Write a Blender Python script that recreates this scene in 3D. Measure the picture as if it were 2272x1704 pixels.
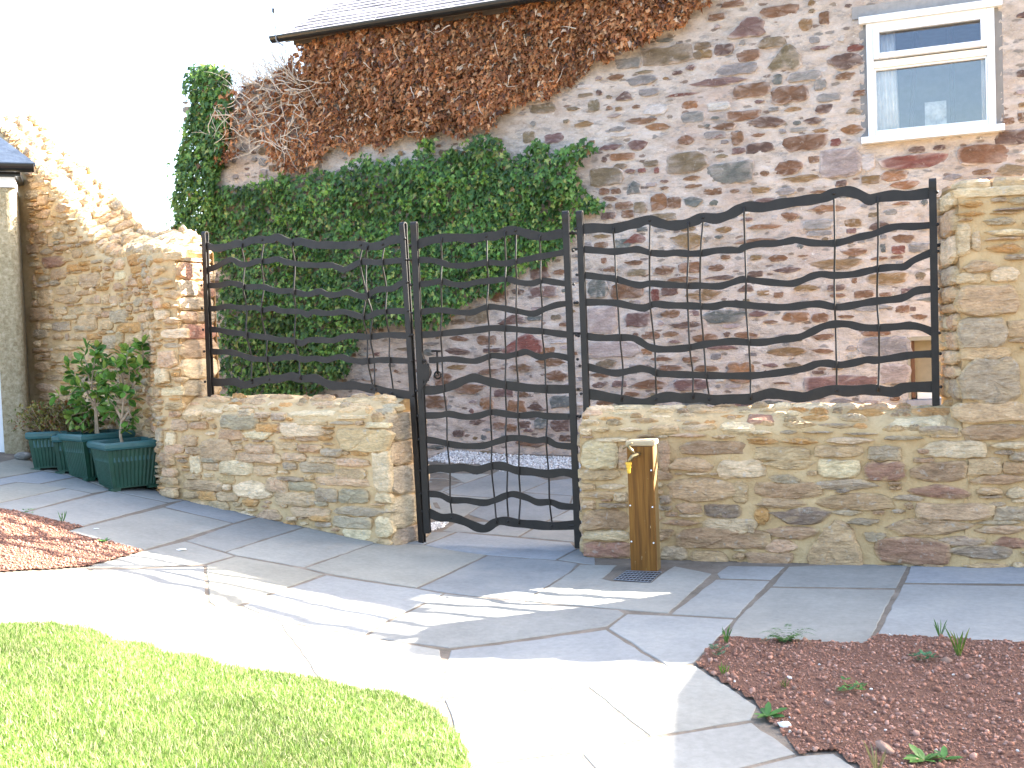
import bpy, math, random
import numpy as np
R = math.radians
for o in list(bpy.data.objects): bpy.data.objects.remove(o)
scn = bpy.context.scene
COL = scn.collection

# ------------------------------------------------------------------ camera
F = 2400.0; CX, CY = 1136.0, 852.0; PH = 0.038; PT = R(2.33); CAMH = 1.25
_r = np.array([1.0, 0, 0]); _u = np.array([0, math.sin(PT), math.cos(PT)]); FW = np.array([0, math.cos(PT), -math.sin(PT)])
UPV = _u*math.cos(PH)+_r*math.sin(PH); RTV = _r*math.cos(PH)-_u*math.sin(PH); CAM = np.array([0, 0, CAMH])
cd = bpy.data.cameras.new('camera'); cam = bpy.data.objects.new('camera', cd); COL.objects.link(cam)
cd.sensor_width = 36.0; cd.lens = 36.0*F/2272.0; cd.clip_start = 0.05; cd.clip_end = 2000
from mathutils import Matrix, Vector
cam.matrix_world = Matrix(((RTV[0], UPV[0], -FW[0], 0), (RTV[1], UPV[1], -FW[1], 0), (RTV[2], UPV[2], -FW[2], CAMH), (0, 0, 0, 1)))
scn.camera = cam

# ------------------------------------------------------------------ sky, sun, exposure
SUN_AZ = math.atan2(0.911, 0.41); SUN_EL = R(32.5)
w = bpy.data.worlds.new('World'); scn.world = w; w.use_nodes = True
nt = w.node_tree; bg = nt.nodes['Background']
sky = nt.nodes.new('ShaderNodeTexSky'); sky.sky_type = 'NISHITA'; sky.sun_disc = False
sky.sun_elevation = SUN_EL; sky.sun_rotation = SUN_AZ; sky.air_density = 1.0; sky.dust_density = 3.6; sky.ozone_density = 1.0
nt.links.new(sky.outputs[0], bg.inputs[0]); bg.inputs[1].default_value = 0.09
sd = bpy.data.lights.new('sun', 'SUN'); sd.energy = 4.1; sd.angle = R(0.42); sd.color = (1.0, 0.94, 0.85)
so = bpy.data.objects.new('sun', sd); COL.objects.link(so)
sv = Vector((math.sin(SUN_AZ)*math.cos(SUN_EL), math.cos(SUN_AZ)*math.cos(SUN_EL), math.sin(SUN_EL)))
so.rotation_euler = sv.to_track_quat('Z', 'Y').to_euler(); so.location = (8, 6, 8)
vs = scn.view_settings; scn.display_settings.display_device = 'sRGB'
vs.view_transform = 'Standard'; vs.look = 'None'; vs.gamma = 1.0; vs.use_curve_mapping = False; vs.exposure = 3.45
scn.render.engine = 'CYCLES'; scn.cycles.max_bounces = 8; scn.cycles.diffuse_bounces = 5; scn.cycles.transparent_max_bounces = 16

# ------------------------------------------------------------------ pixel helpers (photograph pixels, 2272 x 1704)
def ray(x, y):
    d = RTV*((x-CX)/F)+UPV*(-(y-CY)/F)+FW
    return d/d[1]
def proj(P):
    p = np.asarray(P, float)-CAM; z = p@FW
    return CX+F*(p@RTV)/z, CY-F*(p@UPV)/z
def atY(x, y, Y): return CAM+ray(x, y)*Y
def onplane(x, y, P0, n):
    d = ray(x, y); return CAM+d*(((np.asarray(P0)-CAM)@n)/(d@n))
def sstep(a, b, x):
    t = np.clip((np.asarray(x, float)-a)/(b-a), 0, 1); return t*t*(3-2*t)
def g(X, Y):
    X = np.asarray(X, float); Y = np.asarray(Y, float)
    s = -0.5-X; rise = 0.14*np.where(s > 20, s, np.log1p(np.exp(np.clip(s*5, -50, 60)))/5)
    rise = np.minimum(rise, 0.62)
    back = 0.052*np.clip(Y-6.7, 0, 4)*sstep(-1.1, -0.55, X)
    return -0.05+rise+back
def gpt(x, y, off=0.0):
    d = ray(x, y); Ys = np.linspace(1.2, 25, 2400); P = CAM[None]+d[None]*Ys[:, None]
    h = P[:, 2]-g(P[:, 0], P[:, 1])-off
    k = int(np.argmax(h < 0)); a, b = Ys[k-1], Ys[k]; t = h[k-1]/(h[k-1]-h[k]); Y = a+(b-a)*t
    return CAM+d*Y
rng = np.random.default_rng(7); random.seed(7)

def wob(P, seed, scale):
    """cheap smooth noise in about -1..1 at points P (n,k)"""
    r = np.random.default_rng(seed); P = np.asarray(P, float); o = np.zeros(len(P))
    for i in range(6):
        d = r.normal(size=P.shape[1]); d /= np.linalg.norm(d); f = scale*(0.6+i*0.45)
        o += np.sin(P@d*f+r.uniform(0, 6.28))/(1+0.4*i)
    return o/2.6

# ------------------------------------------------------------------ objects
WO = {}
def tag(o, label=None, cat=None, group=None, kind=None):
    if label: o['label'] = label
    if cat: o['category'] = cat
    if group: o['group'] = group
    if kind: o['kind'] = kind
    return o
def thing(name, loc, label, cat, group=None):
    o = bpy.data.objects.new(name, None); o.empty_display_size = 0.1; COL.objects.link(o); o.location = loc
    WO[o.name] = np.array(loc, float); return tag(o, label, cat, group)
def finish(name, me, o3, mat, parent, col, smooth, kind):
    if mat: me.materials.append(mat)
    if col is not None:
        n = len(me.vertices); c = np.ones((n, 4), 'f'); c[:, :3] = np.asarray(col)
        a = me.color_attributes.new('Col', 'FLOAT_COLOR', 'POINT'); a.data.foreach_set('color', c.ravel())
    if smooth: me.polygons.foreach_set('use_smooth', np.ones(len(me.polygons), bool))
    ob = bpy.data.objects.new(name, me); COL.objects.link(ob); WO[ob.name] = o3
    if parent is not None:
        ob.parent = parent; ob.location = o3-WO[parent.name]
    else: ob.location = o3
    if kind: ob['kind'] = kind
    return ob
def mk(name, V, faces, mat, parent=None, col=None, smooth=False, kind=None):
    V = np.asarray(V, float); o3 = (V.min(0)+V.max(0))/2
    me = bpy.data.meshes.new(name); me.from_pydata((V-o3).tolist(), [], [list(map(int, f)) for f in faces])
    return finish(name, me, o3, mat, parent, col, smooth, kind)
def mkfast(name, V, Fa, mat, parent=None, col=None, smooth=False, kind=None):
    V = np.asarray(V, float); Fa = np.asarray(Fa, np.int32); m, k = Fa.shape; o3 = (V.min(0)+V.max(0))/2
    me = bpy.data.meshes.new(name); me.vertices.add(len(V)); me.vertices.foreach_set('co', (V-o3).astype('f').ravel())
    me.loops.add(m*k); me.loops.foreach_set('vertex_index', Fa.ravel())
    me.polygons.add(m); me.polygons.foreach_set('loop_start', np.arange(0, m*k, k, dtype=np.int32))
    me.update(calc_edges=True)
    return finish(name, me, o3, mat, parent, col, smooth, kind)
def inst(tv, tf, M, L, C):
    """instances of template tv/tf with matrices M (n,3,3), locations L, colours C -> V, F, col"""
    n = len(L); k = len(tv)
    V = np.einsum('nij,kj->nki', M, tv)+L[:, None]
    Fa = (np.asarray(tf)[None]+(np.arange(n)*k)[:, None, None]).reshape(-1, len(tf[0]))
    return V.reshape(-1, 3), Fa, np.repeat(C, k, 0)
class MB:
    def __init__(s): s.v = []; s.f = []
    def add(s, V, Fc):
        b = len(s.v); s.v += [tuple(p) for p in np.asarray(V, float)]; s.f += [[b+i for i in f] for f in Fc]
    def box(s, o, ax, ay, az):
        """box from corner o along three edge vectors"""
        o, ax, ay, az = [np.asarray(q, float) for q in (o, ax, ay, az)]
        V = [o, o+ax, o+ax+ay, o+ay, o+az, o+ax+az, o+ax+ay+az, o+ay+az]
        s.add(V, [(0, 3, 2, 1), (4, 5, 6, 7), (0, 1, 5, 4), (1, 2, 6, 5), (2, 3, 7, 6), (3, 0, 4, 7)])
    def tube(s, P, r, n=6, cap=True):
        P = np.asarray(P, float); k = len(P); r = np.broadcast_to(np.asarray(r, float), (k,)); base = len(s.v); up = np.array([0.13, 0.2, 0.97])
        for i in range(k):
            t = P[min(i+1, k-1)]-P[max(i-1, 0)]; t = t/(np.linalg.norm(t)+1e-9)
            a = np.cross(t, up)
            if np.linalg.norm(a) < 0.25: a = np.cross(t, [1.0, 0.1, 0])
            a /= np.linalg.norm(a); b = np.cross(t, a)
            for j in range(n):
                th = 2*math.pi*j/n; s.v.append(tuple(P[i]+r[i]*(a*math.cos(th)+b*math.sin(th))))
        for i in range(k-1):
            for j in range(n):
                q = base+i*n+j; q2 = base+i*n+(j+1) % n; s.f.append([q, q2, q2+n, q+n])
        if cap:
            s.f.append([base+j for j in range(n)][::-1]); s.f.append([base+(k-1)*n+j for j in range(n)])
    def build(s, name, mat, parent=None, col=None, smooth=False, kind=None): return mk(name, s.v, s.f, mat, parent, col, smooth, kind)
def smoothline(P, sub=4):
    P = np.asarray(P, float)
    if len(P) < 3: return P
    Q = np.vstack([2*P[0]-P[1], P, 2*P[-1]-P[-2]]); out = []
    for i in range(1, len(Q)-2):
        p0, p1, p2, p3 = Q[i-1], Q[i], Q[i+1], Q[i+2]
        for t in np.arange(sub)/sub:
            out.append(0.5*(2*p1+(p2-p0)*t+(2*p0-5*p1+4*p2-p3)*t*t+(3*p1-p0-3*p2+p3)*t**3))
    out.append(P[-1]); return np.array(out)
def inpoly(P, poly):
    P = np.asarray(P); x, y = P[:, 0], P[:, 1]; r = np.zeros(len(P), bool); n = len(poly); j = n-1
    for i in range(n):
        xi, yi = poly[i][0], poly[i][1]; xj, yj = poly[j][0], poly[j][1]
        c = ((yi > y) != (yj > y)) & (x < (xj-xi)*(y-yi)/(yj-yi+1e-12)+xi); r ^= c; j = i
    return r
def rotmats(n, yaw, pitch, roll):
    cy, sy, cp, sp, cr, sr = np.cos(yaw), np.sin(yaw), np.cos(pitch), np.sin(pitch), np.cos(roll), np.sin(roll)
    Z = np.zeros((n, 3, 3)); Z[:, 0, 0] = cy; Z[:, 0, 1] = -sy; Z[:, 1, 0] = sy; Z[:, 1, 1] = cy; Z[:, 2, 2] = 1
    X = np.zeros((n, 3, 3)); X[:, 0, 0] = 1; X[:, 1, 1] = cp; X[:, 1, 2] = -sp; X[:, 2, 1] = sp; X[:, 2, 2] = cp
    Y = np.zeros((n, 3, 3)); Y[:, 1, 1] = 1; Y[:, 0, 0] = cr; Y[:, 0, 2] = sr; Y[:, 2, 0] = -sr; Y[:, 2, 2] = cr
    return Z@X@Y

# ------------------------------------------------------------------ materials
def newmat(name):
    m = bpy.data.materials.new(name); m.use_nodes = True; t = m.node_tree
    return m, t, t.nodes['Principled BSDF']
def N(t, ty, **kw):
    n = t.nodes.new('ShaderNode'+ty)
    for k, v in kw.items():
        if k in n.inputs: n.inputs[k].default_value = v
        else: setattr(n, k, v)
    return n
def noise(t, vec, scale, detail=5, rough=0.6, sc=(1, 1, 1)):
    mp = N(t, 'Mapping'); mp.inputs['Scale'].default_value = sc; t.links.new(vec, mp.inputs[0])
    n = N(t, 'TexNoise', Scale=scale, Detail=detail, Roughness=rough); t.links.new(mp.outputs[0], n.inputs['Vector']); return n.outputs[0]
def ramp(t, fac, stops):
    r = N(t, 'ValToRGB'); e = r.color_ramp.elements
    while len(e) < len(stops): e.new(0.5)
    for i, (p, c) in enumerate(stops): e[i].position = p; e[i].color = (*c, 1) if len(c) == 3 else c
    t.links.new(fac, r.inputs[0]); return r.outputs[0]
def mixc(t, a, b, fac, mode='MIX'):
    m = N(t, 'Mix', data_type='RGBA', blend_type=mode)
    for s, v in ((0, fac), (6, a), (7, b)):
        if isinstance(v, (int, float)): m.inputs[s].default_value = v
        elif isinstance(v, tuple): m.inputs[s].default_value = (*v, 1)
        else: t.links.new(v, m.inputs[s])
    return m.outputs[2]
def bump(t, h, strength, dist, prev=None):
    b = N(t, 'Bump'); b.inputs['Strength'].default_value = strength; b.inputs['Distance'].default_value = dist
    t.links.new(h, b.inputs['Height'])
    if prev is not None: t.links.new(prev, b.inputs['Normal'])
    return b.outputs[0]
def pos(t): return N(t, 'NewGeometry').outputs['Position']
def gray(v): return (v, v, v)
def stone_mat(name, fleck, sc=(1, 1, 2.6), bstr=0.9):
    m, t, b = newmat(name); P = pos(t); a = N(t, 'VertexColor', layer_name='Col').outputs[0]
    n1 = noise(t, P, 9, 6, 0.65, sc); n2 = noise(t, P, 45, 4, 0.7, sc); n3 = noise(t, P, 26, 3, 0.6)
    c = mixc(t, a, ramp(t, n1, [(0.25, gray(0.62)), (0.5, gray(1.0)), (0.78, gray(1.35))]), 1.0, 'MULTIPLY')
    c = mixc(t, c, ramp(t, n2, [(0.3, gray(0.78)), (0.7, gray(1.2))]), 1.0, 'MULTIPLY')
    c = mixc(t, c, fleck, ramp(t, n3, [(0.6, gray(0)), (0.75, gray(0.6))]))
    t.links.new(c, b.inputs['Base Color']); b.inputs['Roughness'].default_value = 0.88; b.inputs['Specular IOR Level'].default_value = 0.25
    nb = bump(t, noise(t, P, 14, 8, 0.62, (1, 1, 3.2)), bstr, 0.03); nb = bump(t, noise(t, P, 70, 5, 0.7), 0.5, 0.008, nb)
    t.links.new(nb, b.inputs['Normal']); return m
def mottled(name, stops, scale, rough=0.9, b1=(20, 0.6, 0.01), b2=(90, 0.5, 0.004), sc=(1, 1, 1), detail=7, attr=False, spec=0.3):
    m, t, b = newmat(name); P = pos(t); c = ramp(t, noise(t, P, scale, detail, 0.65, sc), stops)
    if attr: c = mixc(t, c, N(t, 'VertexColor', layer_name='Col').outputs[0], 1.0, 'MULTIPLY')
    t.links.new(c, b.inputs['Base Color']); b.inputs['Roughness'].default_value = rough; b.inputs['Specular IOR Level'].default_value = spec
    nb = bump(t, noise(t, P, b1[0], 6, 0.6, sc), b1[1], b1[2])
    if b2: nb = bump(t, noise(t, P, b2[0], 4, 0.65), b2[1], b2[2], nb)
    t.links.new(nb, b.inputs['Normal']); return m
def plain(name, c, rough=0.5, metal=0.0, spec=0.5, bmp=None, var=0.12):
    m, t, b = newmat(name); P = pos(t)
    k = ramp(t, noise(t, P, 13, 5, 0.6), [(0.3, gray(1-var)), (0.7, gray(1+var))]); t.links.new(mixc(t, tuple(c), k, 1.0, 'MULTIPLY'), b.inputs['Base Color'])
    b.inputs['Roughness'].default_value = rough; b.inputs['Metallic'].default_value = metal; b.inputs['Specular IOR Level'].default_value = spec
    if bmp: t.links.new(bump(t, noise(t, P, bmp[0], 4, 0.6), bmp[1], bmp[2]), b.inputs['Normal'])
    return m
def leaf_mat(name, trans=0.35, rough=0.45):
    m, t, b = newmat(name); a = N(t, 'VertexColor', layer_name='Col').outputs[0]
    c = mixc(t, a, ramp(t, noise(t, pos(t), 30, 3, 0.6), [(0.3, gray(0.75)), (0.7, gray(1.25))]), 1.0, 'MULTIPLY')
    t.links.new(c, b.inputs['Base Color']); b.inputs['Roughness'].default_value = rough; b.inputs['Specular IOR Level'].default_value = 0.35
    tr = N(t, 'BsdfTranslucent'); t.links.new(c, tr.inputs[0]); mx = N(t, 'MixShader'); mx.inputs[0].default_value = trans
    t.links.new(b.outputs[0], mx.inputs[1]); t.links.new(tr.outputs[0], mx.inputs[2]); t.links.new(mx.outputs[0], t.nodes['Material Output'].inputs[0]); return m

M_STONE = stone_mat('garden_wall_stone', (0.5, 0.46, 0.4))
M_HSTONE = stone_mat('house_stone', (0.4, 0.36, 0.32), bstr=0.7)
def sandy(nm, k): return mottled(nm, [(0.25, (0.33*k[0], 0.245*k[1], 0.14*k[2])), (0.5, (0.45*k[0], 0.355*k[1], 0.225*k[2])), (0.8, (0.54*k[0], 0.455*k[1], 0.32*k[2]))], 6, b1=(28, 0.9, 0.018), b2=(140, 0.7, 0.006))
M_MORT_L = sandy('sandy_mortar_bounce_lit', (1.36, 1.22, 1.02)); M_MORT_R = sandy('sandy_mortar', (1.20, 1.06, 0.87))  # left mortar paler: light bounced off sunlit ground put into its colour
def house_mortar():
    m, t, b = newmat('old_lime_mortar'); P = pos(t)
    c = ramp(t, noise(t, P, 4.5, 10, 0.75, (1, 1, 1.9)), [(0.3, (0.34, 0.285, 0.235)), (0.44, (0.53, 0.455, 0.395)), (0.56, (0.65, 0.57, 0.505)), (0.75, (0.75, 0.685, 0.625))])
    c = mixc(t, c, (0.42, 0.285, 0.235), ramp(t, noise(t, P, 1.1, 5, 0.65), [(0.5, gray(0)), (0.72, gray(0.5))]))
    c = mixc(t, c, (0.27, 0.26, 0.255), ramp(t, noise(t, P, 6, 6, 0.7, (1, 1, 2.5)), [(0.54, gray(0)), (0.66, gray(0.75))]))
    mp = N(t, 'Mapping'); mp.inputs['Scale'].default_value = (1, 1, 2.4); t.links.new(P, mp.inputs[0])
    wv = N(t, 'TexNoise', Scale=14.0, Detail=4.0); t.links.new(mp.outputs[0], wv.inputs['Vector']); va = N(t, 'VectorMath', operation='MULTIPLY_ADD'); t.links.new(wv.outputs[1], va.inputs[0]); va.inputs[1].default_value = (0.09, 0.09, 0.09); t.links.new(mp.outputs[0], va.inputs[2])
    vo = N(t, 'TexVoronoi', Scale=7.5); t.links.new(va.outputs[0], vo.inputs['Vector']); sp = N(t, 'SeparateColor'); t.links.new(vo.outputs['Color'], sp.inputs[0])
    chip = ramp(t, sp.outputs[1], [(0.0, (0.19, 0.115, 0.075)), (0.35, (0.14, 0.105, 0.09)), (0.6, (0.24, 0.19, 0.14)), (0.85, (0.22, 0.21, 0.20))])
    m1 = ramp(t, vo.outputs['Distance'], [(0.22, gray(1)), (0.32, gray(0))]); m2 = ramp(t, sp.outputs[0], [(0.55, gray(0)), (0.56, gray(0.8))])
    c = mixc(t, c, chip, mixc(t, m1, m2, 1.0, 'MULTIPLY'))
    c = mixc(t, c, (0.75, 0.71, 0.67), ramp(t, noise(t, P, 34, 3, 0.6), [(0.64, gray(0)), (0.72, gray(0.8))]))
    c = mixc(t, c, (0.13, 0.10, 0.085), ramp(t, noise(t, P, 20, 5, 0.7, (1, 1, 2.2)), [(0.62, gray(0)), (0.74, gray(0.7))]))
    t.links.new(c, b.inputs['Base Color']); b.inputs['Roughness'].default_value = 0.95; b.inputs['Specular IOR Level'].default_value = 0.15
    nb = bump(t, noise(t, P, 11, 9, 0.68, (1, 1, 2)), 1.0, 0.045); nb = bump(t, noise(t, P, 75, 5, 0.7), 0.8, 0.01, nb)
    t.links.new(nb, b.inputs['Normal']); return m
M_HMORT = house_mortar()
def slab_mat():
    m, t, b = newmat('riven_paving_stone'); P = pos(t); a = N(t, 'VertexColor', layer_name='Col').outputs[0]
    c = mixc(t, a, ramp(t, noise(t, P, 2.2, 6, 0.6), [(0.3, gray(0.84)), (0.7, gray(1.12))]), 1.0, 'MULTIPLY')
    c = mixc(t, c, ramp(t, noise(t, P, 34, 5, 0.7), [(0.3, gray(0.86)), (0.7, gray(1.1))]), 1.0, 'MULTIPLY')
    c = mixc(t, c, (0.30, 0.27, 0.22), ramp(t, noise(t, P, 1.1, 5, 0.65), [(0.52, gray(0)), (0.72, gray(0.45))]))
    c = mixc(t, c, (0.14, 0.138, 0.134), ramp(t, noise(t, P, 3.7, 7, 0.75), [(0.62, gray(0)), (0.78, gray(0.45))]))
    t.links.new(c, b.inputs['Base Color']); b.inputs['Roughness'].default_value = 0.82; b.inputs['Specular IOR Level'].default_value = 0.3
    nb = bump(t, noise(t, P, 6, 7, 0.6), 0.35, 0.012); nb = bump(t, noise(t, P, 80, 5, 0.7), 0.3, 0.003, nb); t.links.new(nb, b.inputs['Normal']); return m
M_SLAB = slab_mat()
M_JOINT = mottled('joint_mortar', [(0.3, (0.12, 0.098, 0.075)), (0.55, (0.18, 0.148, 0.115)), (0.75, (0.27, 0.22, 0.17))], 7, b1=(40, 0.9, 0.012))
M_SOIL = mottled('red_soil', [(0.25, (0.18, 0.087, 0.056)), (0.55, (0.28, 0.142, 0.096)), (0.8, (0.35, 0.19, 0.135))], 9, b1=(30, 1.0, 0.03), b2=(120, 0.9, 0.01))
M_CLOD = mottled('soil_clod', [(0.3, (0.7, 0.7, 0.7)), (0.7, (1.2, 1.2, 1.2))], 30, b1=(60, 0.7, 0.008), b2=None, attr=True)
M_TURF = mottled('turf_soil', [(0.3, (0.05, 0.07, 0.02)), (0.7, (0.10, 0.12, 0.035))], 12)
M_EARTH = mottled('earth', [(0.3, (0.10, 0.08, 0.05)), (0.7, (0.17, 0.14, 0.09))], 2)
M_GRASS = leaf_mat('grass_blade', 0.4, 0.5); M_LEAF = leaf_mat('leaf', 0.3, 0.4); M_DEAD = leaf_mat('dead_leaf', 0.3, 0.65)
M_STEM = plain('dry_stem', (0.58, 0.49, 0.39), 0.85, bmp=(60, 0.4, 0.003)); M_BARK = plain('pale_bark', (0.33, 0.25, 0.17), 0.85, bmp=(70, 0.5, 0.003), var=0.3)
M_IRON = plain('painted_wrought_iron', (0.017, 0.0135, 0.011), 0.5, 0.0, 0.35, (35, 0.35, 0.004), 0.35)
M_GREEN = plain('green_plastic', (0.012, 0.054, 0.033), 0.45, 0, 0.5, (25, 0.15, 0.003), 0.2); M_RIM = plain('green_plastic_rim', (0.026, 0.095, 0.095), 0.4, 0, 0.5, None, 0.15)
M_COMPOST = mottled('compost', [(0.3, (0.02, 0.015, 0.01)), (0.7, (0.06, 0.045, 0.03))], 30)
M_WHITE = plain('white_gloss_paint', (0.78, 0.81, 0.84), 0.3, 0, 0.5, None, 0.04); M_CREAM = plain('beige_painted_board', (0.27, 0.235, 0.165), 0.6)
M_BLACK = plain('black_plastic', (0.012, 0.013, 0.014), 0.28); M_LEAD = plain('lead_sheet', (0.055, 0.07, 0.095), 0.3, 0.2, 0.5, (8, 0.4, 0.02), 0.3)
M_SLATE = mottled('roof_slate', [(0.3, (0.7, 0.7, 0.7)), (0.7, (1.25, 1.22, 1.2))], 8, 0.6, (15, 0.5, 0.008), (70, 0.4, 0.003), attr=True)
M_RENDER = mottled('roughcast_render', [(0.3, (0.30, 0.24, 0.135)), (0.5, (0.47, 0.395, 0.25)), (0.7, (0.64, 0.56, 0.39))], 30, b1=(60, 1.0, 0.03), b2=(150, 0.8, 0.012))
M_GRAVEL = mottled('white_gravel', [(0.3, (0.75, 0.75, 0.75)), (0.7, (1.1, 1.1, 1.1))], 40, b1=(90, 0.4, 0.004), b2=None, attr=True)
M_CONC = mottled('concrete', [(0.3, (0.24, 0.235, 0.23)), (0.7, (0.36, 0.35, 0.34))], 10)
M_BRASS = plain('tarnished_brass', (0.30, 0.23, 0.12), 0.42, 0.9); M_YEL = plain('yellow_plastic', (0.72, 0.42, 0.03), 0.4); M_STEEL = plain('galvanised_steel', (0.33, 0.35, 0.37), 0.45, 0.85)
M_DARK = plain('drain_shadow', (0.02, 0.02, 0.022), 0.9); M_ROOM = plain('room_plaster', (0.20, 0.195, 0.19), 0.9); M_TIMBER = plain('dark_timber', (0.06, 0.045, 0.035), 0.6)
M_BROWNF = plain('brown_stained_frame', (0.11, 0.045, 0.025), 0.5); M_CLOTH = plain('net_curtain', (0.82, 0.81, 0.78), 0.9); M_PALE = plain('pale_glass_block', (0.5, 0.52, 0.5), 0.25, 0, 0.5, (12, 0.6, 0.02), 0.45)
M_SCRAP = plain('white_scrap', (0.85, 0.85, 0.83), 0.7); M_CABLE = plain('grey_cable', (0.2, 0.2, 0.2), 0.5)
def wood(name, c0, c1, c2):
    m, t, b = newmat(name); P = pos(t)
    c = ramp(t, noise(t, P, 16, 6, 0.6, (3.2, 3.2, 0.16)), [(0.28, c0), (0.5, c1), (0.75, c2)])
    c = mixc(t, c, ramp(t, noise(t, P, 130, 3, 0.6, (1, 1, 0.03)), [(0.3, gray(0.8)), (0.7, gray(1.15))]), 1.0, 'MULTIPLY')
    c = mixc(t, c, (0.6, 0.47, 0.24), ramp(t, noise(t, P, 42, 3, 0.6, (2.2, 2.2, 0.35)), [(0.70, gray(0)), (0.735, gray(0.8))]))
    t.links.new(c, b.inputs['Base Color']); b.inputs['Roughness'].default_value = 0.7; b.inputs['Specular IOR Level'].default_value = 0.25
    t.links.new(bump(t, noise(t, P, 60, 4, 0.6, (1, 1, 0.06)), 0.35, 0.004), b.inputs['Normal']); return m
M_WOOD = wood('stained_softwood', (0.085, 0.033, 0.006), (0.165, 0.069, 0.011), (0.24, 0.11, 0.02))
M_CAPW = plain('bare_softwood', (0.42, 0.32, 0.19), 0.7); M_SIDEW = wood('weathered_softwood_side', (0.14, 0.085, 0.03), (0.2, 0.13, 0.05), (0.26, 0.175, 0.075))
def glass():
    m, t, b = newmat('window_glass'); nd = t.nodes; nd.remove(b)
    tr = N(t, 'BsdfTransparent'); gl = N(t, 'BsdfGlossy'); gl.inputs['Roughness'].default_value = 0.02
    fr = N(t, 'Fresnel'); fr.inputs[0].default_value = 1.9; mx = N(t, 'MixShader')
    t.links.new(bump(t, noise(t, pos(t), 2.5, 2, 0.5), 0.08, 0.05), gl.inputs['Normal'])
    t.links.new(fr.outputs[0], mx.inputs[0]); t.links.new(tr.outputs[0], mx.inputs[1]); t.links.new(gl.outputs[0], mx.inputs[2])
    t.links.new(mx.outputs[0], nd['Material Output'].inputs[0]); return m
M_GLASS = glass()

# ================================================================== GROUND
def gridsheet(name, xs, ys, zf, mat, kind='structure', mask=None, col=None):
    X, Y = np.meshgrid(xs, ys, indexing='ij'); Z = zf(X, Y); n, m = X.shape
    V = np.stack([X, Y, Z], -1).reshape(-1, 3); i = np.arange(n*m).reshape(n, m)
    Fa = np.stack([i[:-1, :-1], i[1:, :-1], i[1:, 1:], i[:-1, 1:]], -1).reshape(-1, 4)
    if mask is not None:
        c = V[Fa].mean(1)[:, :2]; Fa = Fa[mask(c)]
        used = np.unique(Fa); rm = np.full(len(V), -1); rm[used] = np.arange(len(used)); V = V[used]; Fa = rm[Fa]
    return mkfast(name, V, Fa, mat, None, col, True, kind)
far = [15, 25, 45, 90, 200, 500]
ax = np.concatenate([-np.array(far)[::-1], np.arange(-10, 10.1, 0.4), far]); ay = np.concatenate([-np.array(far)[::-1], np.arange(-10, 14.1, 0.4), far])
gridsheet('ground', ax, ay, lambda X, Y: g(X, Y)-0.07, M_EARTH)
paving = gridsheet('paving', np.arange(-6.2, 6.3, 0.1), np.arange(1.0, 11.9, 0.1), lambda X, Y: g(X, Y)-0.0028, M_JOINT)

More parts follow.
